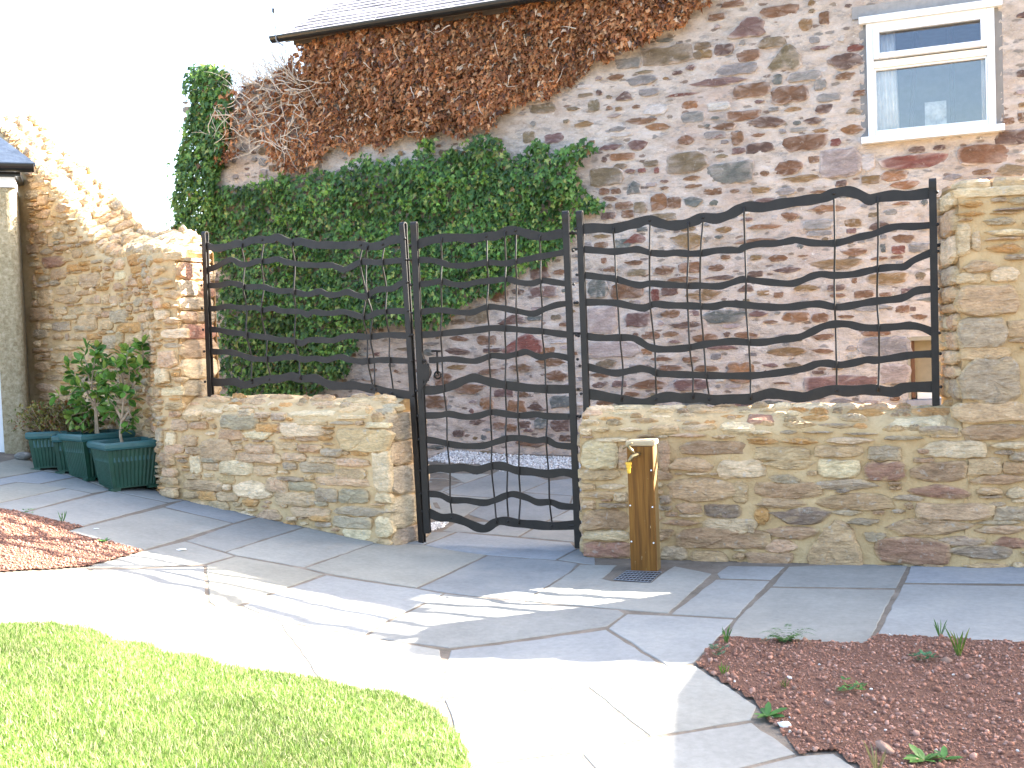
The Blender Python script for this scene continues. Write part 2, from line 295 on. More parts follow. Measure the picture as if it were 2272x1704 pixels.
ZR = {'A': (0, 980, 500/2212), 'B': (400, 1080, 560/2212), 'C': (860, 1150, 600/2212), 'D': (1400, 1200, 872/2212), 'E': (1200, 1404, 400/2212), 'F': (900, 980, 420/2212), 'P': (0, 0, 1.0)}
def zpx(z, pts):
    x0, y0, s = ZR[z]; return [(x0+x*s, y0+y*s) for x, y in pts]
SLABS = [
 ('A', [(-400, 300), (250, 140), (415, 283), (0, 353), (-400, 440)]), ('A', [(-400, 447), (0, 360), (420, 287), (742, 343), (388, 410), (170, 393), (0, 426), (-400, 505)]),
 ('A', [(428, 281), (700, 215), (1100, 290), (750, 342)]), ('A', [(-400, 512), (0, 432), (170, 399), (388, 415), (648, 454), (0, 598), (-400, 690)]),
 ('A', [(395, 417), (750, 350), (1085, 473), (905, 503), (655, 456)]), ('A', [(-100, 622), (655, 459), (900, 508), (235, 688), (-100, 628)]),
 ('A', [(242, 692), (1080, 482), (1650, 600), (800, 828)]), ('A', [(1087, 478), (1430, 370), (1600, 400), (1880, 558), (1658, 596)]),
 ('A', [(760, 345), (1110, 290), (1500, 350), (1430, 366), (1092, 470)]), ('P', [(145, 1179), (362, 1126), (515, 1161), (320, 1220)]), ('P', [(365, 1124), (424, 1104), (590, 1140), (518, 1160)]),
 ('B', [(45, 473), (465, 329), (685, 266), (1110, 340), (395, 568)]),
 ('P', [(322, 1222), (410, 1201), (497, 1226), (519, 1233), (454, 1251), (303, 1259), (190, 1257), (249, 1243)]),
 ('B', [(400, 573), (1110, 350), (1780, 460), (1087, 704), (490, 600)]),
 ('P', [(677, 1260), (849, 1198), (890, 1206), (941, 1209), (1079, 1231), (924, 1304), (860, 1294), (721, 1271)]),
 ('C', [(90, 203), (340, 112), (562, 108), (292, 214)]), ('C', [(300, 217), (572, 112), (1000, 152), (1500, 197), (1545, 250), (1375, 338), (820, 300)]),
 ('C', [(818, 304), (1378, 344), (1560, 370), (1490, 440), (1108, 674), (460, 605), (252, 570)]), ('C', [(1390, 338), (1545, 254), (1700, 230), (1700, 380), (1580, 366)]),
 ('P', [(1164, 1334), (1266, 1270), (1286, 1253), (1371, 1254), (1336, 1284), (1360, 1290), (1443, 1293), (1470, 1272), (1496, 1256), (1580, 1273), (1484, 1360), (1400, 1354), (1374, 1351)]),
 ('D', [(482, 183), (545, 140), (870, 145), (788, 218), (500, 209)]), ('D', [(475, 217), (784, 226), (590, 433), (225, 411)]),
 ('D', [(885, 145), (1570, 120), (1495, 264), (792, 254)]), ('D', [(783, 263), (1490, 275), (1345, 560), (1300, 584), (530, 541), (600, 435)]),
 ('D', [(1582, 118), (2850, 30), (2850, 244), (1537, 234)]), ('D', [(1530, 243), (3000, 266), (3000, 615), (1380, 531)]),
 ('P', [(1391, 1362), (1485, 1366), (1629, 1374), (1593, 1414), (1540, 1470), (1482, 1479), (1349, 1394)]),
 ('C', [(472, 613), (1110, 683), (1893, 749), (1940, 778), (1800, 881), (500, 1061), (252, 1027), (-180, 965), (40, 828)]),
 ('P', [(523, 1234), (667, 1261), (719, 1274), (575, 1325), (532, 1341), (478, 1345), (463, 1334), (457, 1254)]),
 ('P', [(724, 1276), (924, 1306), (984, 1317), (863, 1375), (807, 1410), (620, 1377), (538, 1344), (578, 1327)]),
 ('P', [(203, 1263), (303, 1262), (452, 1255), (459, 1334), (470, 1347), (410, 1350), (330, 1362), (165, 1385)]), ('P', [(-150, 1279), (0, 1273), (196, 1262), (161, 1384), (-150, 1420)]),
 ('P', [(162, 1391), (410, 1354), (476, 1351), (533, 1346), (620, 1381), (720, 1530), (300, 1470), (150, 1440)]), ('P', [(622, 1382), (805, 1414), (925, 1432), (977, 1441), (983, 1483), (976, 1545), (850, 1590), (725, 1530)]),
 ('P', [(-150, 1430), (160, 1393), (148, 1440), (100, 1440), (-150, 1470)]),
 ('P', [(999, 1442), (1345, 1396), (1478, 1481), (1298, 1520), (1200, 1526), (980, 1547), (987, 1480)]), ('P', [(1303, 1523), (1482, 1483), (1545, 1477), (1598, 1511), (1681, 1566), (1668, 1597), (1442, 1633)]),
 ('P', [(1446, 1638), (1668, 1602), (1767, 1672), (1620, 1708), (1490, 1745), (1330, 1715), (1291, 1672)]), ('P', [(1625, 1712), (1770, 1677), (1850, 1671), (1900, 1704), (1960, 1770), (1600, 1800)]),
 ('P', [(1299, 1526), (1439, 1637), (1288, 1668), (1200, 1678), (1040, 1700), (985, 1552), (1200, 1531)]), ('P', [(1200, 1683), (1288, 1674), (1330, 1720), (1480, 1752), (1450, 1830), (1000, 1830), (1000, 1708)]),
 ('F', [(420, 1045), (600, 930), (900, 935), (1000, 940), (1470, 1015), (1312, 1106), (790, 1062)]), ('F', [(1332, 1110), (1490, 1020), (1660, 927), (2100, 960), (2100, 1185), (1900, 1165)]),
 ('F', [(240, 640), (520, 622), (1008, 658), (720, 850), (600, 922), (240, 800)]), ('F', [(1018, 660), (1350, 595), (1945, 635), (1900, 798), (1660, 917), (1480, 1008), (1000, 932), (728, 850)]),
 ('F', [(200, 452), (290, 457), (688, 483), (432, 580), (510, 614), (200, 634)]), ('F', [(442, 580), (692, 486), (1000, 382), (1100, 330), (1500, 395), (1680, 453), (1360, 586), (1012, 652), (525, 615)]),
 ('F', [(1372, 588), (1692, 456), (2000, 420), (2200, 640), (1960, 630)]), ('F', [(200, 360), (500, 365), (860, 375), (985, 380), (690, 478), (200, 448)]), ('F', [(1912, 800), (1955, 640), (2200, 645), (2200, 950), (1675, 918)]),
]
def ccw(P):
    a = 0.0
    for i in range(len(P)): a += P[i-1][0]*P[i][1]-P[i][0]*P[i-1][1]
    return P if a > 0 else P[::-1]
def inset(P, d):
    n = len(P); out = []
    for i in range(n):
        a, b, c = P[i-1], P[i], P[(i+1) % n]; e1 = b-a; e2 = c-b; e1 /= np.linalg.norm(e1)+1e-9; e2 /= np.linalg.norm(e2)+1e-9
        n1 = np.array([-e1[1], e1[0]]); n2 = np.array([-e2[1], e2[0]]); m = n1+n2; k = max(0.35, 1+n1@n2); out.append(b+m*d/k)
    return np.array(out)
def slab(pts, seed, zo):
    r = np.random.default_rng(seed); P = np.array(ccw([np.array(p[:2]) for p in pts]))
    P = inset(P, 0.0035); Q = []
    for i in range(len(P)):
        a, b = P[i], P[(i+1) % len(P)]; L = np.linalg.norm(b-a); k = max(1, int(L/0.07)); e = (b-a)/(L+1e-9); nn = np.array([-e[1], e[0]])
        for j in range(k): Q.append(a+(b-a)*j/k+(nn*r.normal(0, 0.0022) if j else 0))
    Q = np.array(Q); n = len(Q); T = inset(Q, 0.004); c = T.mean(0)
    V = [(*q, g(*q)-0.03) for q in Q]+[(*q, g(*q)-0.0022+zo) for q in Q]+[(*q, float(g(*q))+zo) for q in T]
    Fc = [[i, (i+1) % n, n+(i+1) % n, n+i] for i in range(n)]+[[n+i, n+(i+1) % n, 2*n+(i+1) % n, 2*n+i] for i in range(n)]+[list(range(2*n, 3*n))]
    base = np.array([0.252, 0.250, 0.232])*r.uniform(0.88, 1.1); base = base*(1+np.array([0.04, 0.01, -0.06])*r.normal(0, 0.8))
    return mk('paving_slab', V, Fc, M_SLAB, paving, base)
for i, (z, pts) in enumerate(SLABS):
    slab([gpt(x, y) for x, y in zpx(z, pts)], 100+i, 0.0003*(i % 5))

# ================================================================== STONES
PAL = {'b': (0.165, 0.090, 0.052), 'd': (0.115, 0.072, 0.058), 'g': (0.215, 0.20, 0.19), 'p': (0.16, 0.095, 0.085), 'o': (0.225, 0.115, 0.058), 't': (0.175, 0.133, 0.085), 'r': (0.17, 0.066, 0.052),
       'k': (0.12, 0.128, 0.118), 'w': (0.46, 0.43, 0.40), 'y': (0.215, 0.135, 0.065), 'q': (0.31, 0.255, 0.24),
       'L': (0.50, 0.425, 0.315), 'T': (0.40, 0.305, 0.205), 'N': (0.315, 0.225, 0.155), 'G': (0.31, 0.265, 0.21), 'O': (0.37, 0.225, 0.10), 'K': (0.39, 0.29, 0.21), 'M': (0.25, 0.15, 0.12), 'X': (0.205, 0.175, 0.15)}
def outline(w, h, kind, r, n):
    th = np.linspace(0, 2*math.pi, n, endpoint=False)+r.uniform(-0.1, 0.1); c, s = np.cos(th), np.sin(th)
    if kind == 'tri':
        poly = np.array([(-0.5, -0.5), (0.5, -0.5), (0.44, 0.1), (0.22, 0.5), (0.05, 0.48)]); out = []
        for a, b in zip(c, s):
            best = 9
            for i in range(5):
                p, q = poly[i-1], poly[i]; d = q-p; den = a*d[1]-b*d[0]
                if abs(den) < 1e-9: continue
                t = (p[0]*d[1]-p[1]*d[0])/den; u = (p[0]*b-p[1]*a)/den
                if t > 0 and -1e-6 <= u <= 1+1e-6: best = min(best, t)
            out.append((a*best*w, b*best*h))
        P = np.array(out)
    else:
        if kind == 'oval':
            x = np.sign(c)*np.abs(c)**0.8*w/2; y = np.sign(s)*np.abs(s)**0.8*h/2; P = np.stack([x, y], 1)
        else:
            if kind == 'rock':
                a, b_, c_, d_ = r.uniform(0.0, 0.3, 4)*np.array([1, 1, 1, 1]); e = r.uniform(0, 0.28, 4)
                poly = [(-0.5, -0.5+e[0]*0.9), (-0.5+a, -0.5), (0.5-b_, -0.5), (0.5, -0.5+e[1]*0.9), (0.5, 0.5-e[2]), (0.5-c_, 0.5), (r.uniform(-0.1, 0.1), 0.5-r.uniform(0, 0.1)), (-0.5+d_, 0.5), (-0.5, 0.5-e[3])]
            else:
                k0, k1 = r.uniform(-0.25, 0.25, 2)
                poly = [(-0.5, k0), (r.uniform(-0.35, -0.15), r.uniform(-0.5, -0.3)), (r.uniform(0.1, 0.3), -0.5), (0.5, k1), (r.uniform(0.2, 0.38), r.uniform(0.25, 0.45)), (r.uniform(-0.2, 0.1), 0.5), (r.uniform(-0.4, -0.25), r.uniform(0.2, 0.4))]
            poly = np.array(poly)*np.array([w, h]); d = np.roll(poly, -1, 0)-poly; L = np.linalg.norm(d, axis=1); cum = np.concatenate([[0], np.cumsum(L)]); q = np.linspace(0, cum[-1], n, endpoint=False); P = []
            for t in q: i = min(np.searchsorted(cum, t, 'right')-1, len(poly)-1); P.append(poly[i]+d[i]*(t-cum[i])/L[i])
            P = np.array(P); P = 0.72*P+0.14*(np.roll(P, 1, 0)+np.roll(P, -1, 0))
    k = 1+0.03*np.sin(th*3+r.uniform(0, 6))+0.03*np.sin(th*5+r.uniform(0, 6))+r.normal(0, 0.04, n)
    return P*k[:, None]
def stone_geo(w, h, d, kind, r, n=14, flat=False):
    P = outline(w, h, kind, r, n); tx, ty = r.normal(0, 0.12, 2); sm = min(w, h)
    def ring(s, z, jit):
        q = P*s if np.isscalar(s) else P*s[:, None]; q = q+r.normal(0, jit*sm, (n, 2)); zz = z+q[:, 0]*tx*0.25+q[:, 1]*ty*0.35+r.normal(0, 0.10*d, n); return np.column_stack([q, zz])
    e = max(0.72, 1-0.75*d/sm)
    if flat: rings = [ring(1.04, -0.02, 0), ring(1.0, d*0.5, 0.012), ring(0.85, d, 0.03)]
    else: rings = [ring(1.03, -0.025, 0), ring(1.0, d*0.40, 0.015), ring(e, d*0.95, 0.03), ring(0.45, d*r.uniform(0.9, 1.25), 0.07)]
    V = np.vstack(rings+[[[0, 0, rings[-1][:, 2].mean()+d*0.04]]]); Fc = []
    for k in range(len(rings)-1):
        for i in range(n): j = (i+1) % n; Fc.append([k*n+i, k*n+j, (k+1)*n+j, (k+1)*n+i])
    k = (len(rings)-1)*n
    for i in range(n): Fc.append([k+i, k+(i+1) % n, len(V)-1])
    return V, Fc
class Surf:
    """a wall face: ev(u,v) -> point, tangent, up, normal"""
    def __init__(s, ev, u0, u1, v0, v1, du=0.02, dv=0.02):
        s.ev = ev; s.us = np.arange(u0, u1+1e-6, du); s.vs_ = np.arange(v0, v1+1e-6, dv); s.cell = (du, dv); s.occ = np.zeros((len(s.us), len(s.vs_)), bool)
        P = np.array([[ev(u, v)[0] for v in s.vs_] for u in s.us]); x, y = proj(P.reshape(-1, 3)); s.px = np.stack([x, y], 1); s.P = P
    def find(s, x, y):
        d = ((s.px-np.array([x, y]))**2).sum(1); k = int(d.argmin()); i, j = divmod(k, len(s.vs_)); return s.us[i], s.vs_[j], math.sqrt(d[k])
    def mark(s, u, v, w, h):
        i0 = np.searchsorted(s.us, u-w/2); i1 = np.searchsorted(s.us, u+w/2); j0 = np.searchsorted(s.vs_, v-h/2); j1 = np.searchsorted(s.vs_, v+h/2); s.occ[max(0, i0):i1+1, max(0, j0):j1+1] = True
    def frombox(s, x0, y0, x1, y1):
        u, v, d = s.find((x0+x1)/2, (y0+y1)/2)
        if d > 14: return None
        ua, _, _ = s.find(x0, (y0+y1)/2); ub, _, _ = s.find(x1, (y0+y1)/2); _, va, _ = s.find((x0+x1)/2, y0); _, vb, _ = s.find((x0+x1)/2, y1)
        P, T, U, Nn = s.ev(u, v); Y = P[1]
        w = max(abs(ub-ua), 0.6*(x1-x0)*Y/F); h = max(abs(vb-va), 0.6*(y1-y0)*Y/F); return u, v, w, h
    def fill(s, r, wr, hr, gap, prob=1.0, ok=None, minw=0.04, minh=0.022):
        out = []; du, dv = s.cell; nu, nv = s.occ.shape
        for j in range(nv):
            i = 0
            while i < nu:
                if s.occ[i, j] or (ok and not ok(s.us[i], s.vs_[j])): i += 1; continue
                w = r.uniform(*wr)*r.uniform(0.6, 1.2); h = r.uniform(*hr)*r.uniform(0.6, 1.25); a = max(2, int(w/du)); b = max(1, int(h/dv)); k = 0
                while k < a and i+k < nu and not s.occ[i+k, j] and (not ok or ok(s.us[i+k], s.vs_[j])): k += 1
                l = 1
                while l < b and j+l < nv and not s.occ[i:i+k, j+l].any() and (not ok or ok(s.us[i], s.vs_[j+l])): l += 1
                s.occ[i:i+k, j:j+l] = True; ww = k*du-gap; hh = l*dv-gap
                if ww > minw and hh > minh*0.8 and r.uniform() < prob: out.append((s.us[i]+(k-1)*du/2, s.vs_[j]+(l-1)*dv/2, ww, hh))
                i += k
        return out
MHOUSE = np.array([0.55, 0.475, 0.43]); MGARD = np.array([0.45, 0.355, 0.225])
TINT = {'v': np.array([1.0, 1.0, 1.0]), 'm': 1.0}  # per-wall tint, raised partly to stand in for bounced sunlight
def darts(s, r, tries, wr, hr, maxocc, ok):
    out = []; du, dv = s.cell; nu, nv = s.occ.shape
    for t in range(tries):
        f = 1-t/tries; w = wr[0]+(wr[1]-wr[0])*f*r.uniform(0.6, 1); h = hr[0]+(hr[1]-hr[0])*f*r.uniform(0.4, 1); u = r.uniform(s.us[0], s.us[-1]); v = r.uniform(s.vs_[0], s.vs_[-1])
        if not ok(u, v): continue
        i0 = max(0, int((u-w/2-s.us[0])/du)); i1 = int((u+w/2-s.us[0])/du)+1; j0 = max(0, int((v-h/2-s.vs_[0])/dv)); j1 = int((v+h/2-s.vs_[0])/dv)+1; q = s.occ[i0:i1, j0:j1]
        if q.size and q.mean() < maxocc: q[:] = True; out.append((u, v, w, h))
    return out
def lay(surf, st, r, mat, flat, depth, n):
    """st: (u,v,w,h,colour,kind) -> list of (size, V, F, col)"""
    res = []; grow = (1.05, 1.07) if flat else (1.10, 1.14); mort = MHOUSE if flat else MGARD*TINT['m']
    for u, v, w, h, c, kind in st:
        P, T, U, Nn = surf.ev(u, v); d = depth(w, h); lv, lf = stone_geo(w*grow[0], h*grow[1], d, kind, r, n, flat)
        V = P+lv[:, :1]*T+lv[:, 1:2]*U+lv[:, 2:3]*Nn; c = np.array(c)*TINT['v']*r.uniform(0.88, 1.14)*(1+r.normal(0, 0.018, 3)); nr = (len(V)-1)//n; k = np.concatenate([np.full(n, 1.0), np.clip(r.normal(0.48, 0.3, n), 0, 1)]+[np.clip(r.normal(0.06, 0.2, n), 0, 0.8)]+[np.clip(r.normal(-0.05, 0.15, n), 0, 0.5) for _ in range(nr-3)]+[[0.0]])[:, None]; res.append((w*h, V, lf, c[None]*(1-k)+mort[None]*k))
    return res
def emit(stones, parent, mat, limit=300, label=None):
    stones = sorted(stones, key=lambda q: -q[0])
    for _, V, Fc, c in stones[:limit]: mk('stone', V, Fc, mat, parent, c, False)
    rest = stones[limit:]
    if rest:
        v = []; f = []; cc = []; b = 0
        for _, V, Fc, c in rest: v.append(V); f += [[b+i for i in q] for q in Fc]; cc.append(c); b += len(V)
        mk('small_stones', np.vstack(v), f, mat, parent, np.vstack(cc), False, 'stuff')
def parse(z, txt):
    """zoom window (x0,y0,scale) and lines 'x0 y0 x1 y1 colour[kind]' -> photo pixel boxes"""
    x0, y0, s = z; out = []
    for q in txt.replace('\n', ';').split(';'):
        q = q.split()
        if len(q) < 5: continue
        a, b, c, d = [float(k) for k in q[:4]]; k = q[4]
        kind = {'^': 'tri', '~': 'lens', '.': 'oval'}.get(k[-1], None) if len(k) > 1 else None
        out.append((x0+a*s, y0+b*s, x0+c*s, y0+d*s, k[0], kind))
    return out

# ================================================================== HOUSE
HA = R(21); HT = np.array([math.cos(HA), -math.sin(HA), 0]); HN = np.array([-math.sin(HA), -math.cos(HA), 0]); HP = np.array([-0.07, 10.5, 0]); ZU = np.array([0, 0, 1.0])
def hp(u, z, n=0.0): return HP+HT*u+ZU*z+HN*n
def huv(x, y):
    p = onplane(x, y, HP, HN); return (p-HP)@HT, p[2]
def hbox(mb, u0, u1, z0, z1, n0, n1): mb.box(hp(u0, z0, n0), HT*(u1-u0), ZU*(z1-z0), HN*(n1-n0))
UL, UR, EAVE = -2.08, 6.25, 4.36
WIN = (3.40, 4.43, 2.84, 3.84); SWIN = (3.70, 4.10, 0.60, 1.135)
house = thing('house', hp(1.5, 0), 'old rubble stone house with slate roof behind the iron fence', 'house')
def face_grid(name, u0, u1, z0, z1, step, topf, holes, parent, mat, seed, amp):
    us = np.unique(np.concatenate([np.arange(u0, u1, step), [u1]]+[[h[0], h[1]] for h in holes])); zs = np.unique(np.concatenate([np.arange(z0, z1, step), [z1]]+[[h[2], h[3]] for h in holes]))
    U, Z = np.meshgrid(us, zs, indexing='ij'); Zt = np.minimum(Z, topf(U)); k = U.shape
    q = np.stack([U.ravel(), Zt.ravel()*1.6], 1); d = amp*(0.8*wob(q, seed, 9)+0.6*wob(q, seed+1, 26)+0.8*wob(q, seed+2, 70)).reshape(k)
    for h in holes: d = np.where((U > h[0]-0.01) & (U < h[1]+0.01) & (Z > h[2]-0.01) & (Z < h[3]+0.01), 0, d)
    V = (HP+U[..., None]*HT+Zt[..., None]*ZU+d[..., None]*HN).reshape(-1, 3); i = np.arange(U.size).reshape(k)
    Fa = np.stack([i[:-1, :-1], i[1:, :-1], i[1:, 1:], i[:-1, 1:]], -1).reshape(-1, 4); cu = U.ravel()[Fa].mean(1); cz = Z.ravel()[Fa].mean(1); keep = np.ones(len(Fa), bool)
    zz = Zt.ravel()[Fa]; keep &= (zz.max(1)-zz.min(1)) > 1e-4
    for h in holes: keep &= ~((cu > h[0]) & (cu < h[1]) & (cz > h[2]) & (cz < h[3]))
    return mkfast(name, V, Fa[keep], mat, parent, None, True)
hwall = face_grid('wall', UL, UR, -0.15, EAVE+0.1, 0.024, lambda u: u*0+EAVE+0.1, [WIN, SWIN], house, M_HMORT, 3, 0.010)
# the body of the house behind that face
mb = MB(); DEP = 4.4; RID = 2.2; PITCH = R(29); RZ = EAVE+0.06+RID*math.tan(PITCH)
mb.box(hp(UL, -0.15, -0.02), HT*0.4, ZU*(EAVE+0.2), -HN*(DEP-0.02)); mb.box(hp(UR-0.4, -0.15, -0.02), HT*0.4, ZU*(EAVE+0.2), -HN*(DEP-0.02)); mb.box(hp(UL+0.4, -0.15, -DEP+0.4), HT*(UR-UL-0.8), ZU*(EAVE+0.2), -HN*0.4)
for u in (UL+0.01, UR-0.31):
    V = [hp(u, EAVE+0.05, -0.03), hp(u, EAVE+0.05, -DEP+0.03), hp(u, RZ-0.08, -RID)]; V += [p+HT*0.3 for p in V]; mb.add(V, [(0, 1, 2), (3, 5, 4), (0, 3, 4, 1), (1, 4, 5, 2), (2, 5, 3, 0)])
mb.build('side_wall', M_HMORT, house)
# stones of the house wall, read off the photograph
Z = {1: (900, 560, 420/1515), 2: (1280, 380, 420/2212), 3: (1680, 400, 420/2212), 4: (1280, 640, 420/2212), 5: (1680, 640, 420/2212), 6: (1160, 100, 500/2212), 7: (1500, 0, 460/2212), 8: (1560, 240, 712/2212)}
HS = []
HS += parse(Z[7], '''520 180 955 395 p^;910 60 1310 175 b;1310 200 1455 325 y.;1525 125 1635 260 b;890 395 1185 505 t;645 530 890 655 b;940 485 1340 745 t^;410 475 610 585 d;195 450 375 525 t;190 535 380 620 y;430 680 860 800 g
1195 760 1550 860 g;1030 795 1135 905 k.;610 890 1000 1035 b;1020 920 1410 1095 b;1480 850 1600 960 g;1500 1000 1750 1080 g;1495 1115 1670 1210 d;540 1180 900 1285 b;755 1240 1190 1360 d~;385 1310 655 1395 b~;590 1400 720 1540 b
300 1400 530 1480 g;10 1440 200 1545 b~;1150 1440 1610 1600 b;750 1520 1045 1630 d;1650 1480 1760 1560 r;1350 1250 1570 1330 d~;1740 1330 2000 1430 o~;1820 480 2000 550 r.;1600 570 2030 740 d~;1690 770 1920 845 b~;1810 1150 2000 1220 t~
1890 960 2020 1020 b;480 10 730 75 b;340 150 520 215 b;1140 1140 1350 1190 y~;1450 1370 1640 1420 y~;790 1420 960 1465 b~;70 1080 230 1160 o''')
HS += parse(Z[8], '''45 370 350 515 k;480 360 705 460 b~;530 460 805 515 y~;725 330 800 375 b;805 270 1080 470 q;1085 320 1185 430 w.;1090 465 1220 520 y;915 500 990 540 d.;1235 320 1680 415 r;1230 430 1400 500 o;1290 500 1500 560 o~;1420 265 1530 305 d
1590 255 1670 290 d;1765 250 2120 380 b;2020 150 2250 250 d;2010 380 2270 470 t~;1840 420 1985 460 b~;1845 480 2060 530 p;1640 455 1790 500 g~;2065 65 2145 110 b;2170 30 2230 90 b;500 550 640 600 g~;730 565 860 590 b~;340 620 510 650 p~;0 555 130 590 b~''')
HS += parse(Z[6], '''905 130 1160 230 g;1175 10 1660 185 t;1670 55 1860 130 t;1615 320 2205 405 p~;1400 470 1735 505 r~;1565 560 1710 620 o;890 460 1070 540 d^;640 540 760 650 t;75 575 320 665 t;425 605 565 640 t~;490 750 710 800 y~;1000 710 1330 780 b~
1195 765 1465 835 o~;830 800 1030 850 g~;1400 1055 1810 1250 t.;735 970 975 1040 p~;1030 930 1235 1030 p~;1780 870 1990 920 p~;850 1060 1090 1130 o;890 1160 1035 1215 t~;1190 1130 1335 1190 t;655 1205 975 1375 t;1565 1280 1750 1330 b~
1590 1370 1765 1400 b;1000 1330 1155 1460 k^;745 1405 850 1470 b.;865 1410 960 1460 b;780 1480 930 1530 b~;905 1540 1075 1605 b;1090 1540 1215 1645 t;1265 1465 1410 1620 o;1420 1490 1550 1600 b;1570 1485 1775 1590 k~;1780 1405 1960 1470 b
1140 430 1330 500 g;1180 590 1440 690 w~;1820 560 2035 640 w;1560 650 1780 760 g;1100 245 1290 280 t~;1000 300 1330 390 g~;820 290 1000 345 b~;0 850 115 950 t;210 865 400 960 p;470 1060 600 1110 b;1290 1200 1340 1260 r;1130 1210 1205 1250 r;1000 1215 1105 1260 p~''')
HS += parse(Z[2], '''520 730 810 840 r^;440 790 640 900 k;700 650 840 705 k;1100 710 1530 910 y~;1610 640 1830 720 y~;170 735 410 785 y~;205 825 360 895 b;1985 615 2420 675 o~;1810 780 2400 850 b~;905 1100 1155 1215 b~;1190 1060 1445 1185 b
585 1140 825 1220 t;550 1040 780 1100 b~;1025 1230 1430 1290 b~;1490 1215 1860 1275 d~;1530 1085 1740 1165 b~;2020 980 2160 1035 y;1990 1165 2180 1240 d.;145 1255 355 1470 k;400 1300 770 1480 b;985 1355 1180 1450 d;1250 1370 1700 1505 y~
870 1370 960 1520 r;285 1010 350 1075 b;910 660 1100 710 g;1200 640 1390 700 y;1680 980 1790 1030 b;1850 1320 2070 1410 d^;2100 1390 2250 1450 y;280 480 450 560 d;520 450 665 540 b;830 490 1160 570 t;290 1110 510 1180 b~''')
HS += parse(Z[3], '''605 280 1060 370 o~;270 370 510 465 b~;540 460 880 570 g;590 590 880 650 g;1025 450 1220 540 y;1045 560 1160 620 p;1300 480 1560 600 d~;1570 630 1840 735 b~;1575 760 1725 860 r;1440 740 1500 840 k;1770 740 2010 840 g;970 790 1300 890 b~
610 915 1270 1040 y~;195 1010 535 1085 d~;120 870 360 950 b~;460 870 605 895 b~;1320 890 1530 940 b~;1560 880 1710 915 b;1280 1080 1760 1205 y;1105 1140 1165 1205 b;400 1215 740 1295 y~;810 1220 1030 1290 d;840 1320 1040 1370 b~;1135 1285 1360 1370 b
1425 1310 1570 1355 b;195 1305 310 1370 b;1060 1450 1570 1535 g~;1620 1460 1780 1545 b;1790 1475 1855 1530 d;1790 1560 2005 1625 b~;295 1540 605 1659 o.;640 1550 835 1659 b;925 1570 1150 1615 b~;60 1630 250 1680 b~;1570 245 1800 290 o~;920 0 1050 70 d;1680 1260 1830 1340 p''')
HS += parse(Z[4], '''1460 240 2050 400 k~;2000 260 2240 330 p~;570 290 860 445 p;960 250 1220 345 b~;1060 385 1480 470 d~;760 500 970 585 b;990 500 1200 565 b~;1330 530 1660 640 b~;1830 500 2140 590 b~;760 700 890 770 o;205 825 485 930 t~;940 895 1215 965 b
1380 900 1640 970 b;160 980 380 1040 b~;165 1090 370 1165 d~;410 1075 580 1150 p;635 1065 1070 1180 b~;1145 1060 1540 1190 p;1760 860 2080 1100 o;540 1205 740 1260 b~;1500 660 1880 715 p~;220 1310 420 1365 b;1230 1310 1540 1390 k;1700 1340 2060 1385 p~
850 800 1130 845 b~;1240 800 1420 860 b;130 210 470 520 q;130 620 750 800 q''')
HS += parse(Z[5], '''640 700 915 760 b~;100 680 590 790 y~;630 530 915 600 b~;1220 490 1545 555 b;540 1020 1400 1215 p;1200 570 1790 800 g;1430 890 1790 1110 q;640 840 800 880 p;170 1090 400 1120 b~;1550 1255 1665 1310 b;40 1310 300 1370 k;640 960 780 1000 d;300 860 540 920 t~''')
HS += parse(Z[1], '''1000 85 1150 210 d;1175 135 1290 180 b~;840 285 960 340 d~;995 270 1215 355 p;1250 290 1300 320 k;485 430 670 565 t;715 500 960 575 d^;970 505 1090 545 k;1165 495 1245 540 t;735 650 1110 810 r^;340 665 515 710 b~;570 665 725 740 b
305 760 525 820 d~;620 765 765 800 d;1060 760 1195 810 o;320 895 500 940 y~;570 930 765 975 b~;830 890 1020 955 b~;1040 840 1290 910 b~;1090 940 1310 1030 b~;230 960 365 1070 b;360 1050 655 1135 b~;710 1090 870 1155 p;895 1115 985 1160 b;160 1145 330 1240 b
600 1155 705 1255 o.;815 1185 960 1280 o;970 1205 1115 1270 d~;1160 1140 1320 1240 k;1030 1325 1130 1410 k;910 1350 1000 1405 d;700 1360 790 1410 b;800 1370 890 1430 b;1160 1340 1320 1430 d;500 1330 640 1380 d~;380 1420 470 1475 d;1230 1460 1330 1510 d
870 1490 1140 1560 b~;170 1540 330 1580 k~;680 300 820 395 b;940 1410 1030 1440 p~;1230 560 1300 590 b''')
def hev(u, v): return hp(u, v, 0.002), HT, ZU, HN
hs = Surf(hev, UL+0.1, UR-0.1, 0.1, EAVE, 0.03, 0.02)
r = np.random.default_rng(11); sl = []
for x0, y0, x1, y1, c, kd in HS:
    u0, zt = huv(x0, (y0+y1)/2); u1, _ = huv(x1, (y0+y1)/2); _, z1 = huv((x0+x1)/2, y0); _, z0 = huv((x0+x1)/2, y1)
    sl.append(((u0+u1)/2, (z0+z1)/2, u1-u0, z1-z0, PAL[c], kd or 'rock')); hs.mark((u0+u1)/2, (z0+z1)/2, (u1-u0)+0.02, (z1-z0)+0.02)
hs.mark(3.915, 3.34, 1.2, 1.25); hs.mark(3.9, 0.87, 0.5, 0.66)
fl = hs.fill(r, (0.07, 0.28), (0.03, 0.085), 0.022, 0.85)
for u, v, ww, hh in fl:
    if hh < 0.025: continue
    sl.append((u, v, ww*0.92, hh*0.9, PAL[r.choice(list('bdggptkyqqwgt'))], r.choice(['rock', 'lens', 'lens'])))
emit(lay(hs, sl, r, M_HSTONE, True, lambda w_, h_: min(0.018, 0.008+0.05*min(w_, h_)), 18), hwall, M_HSTONE, 300)

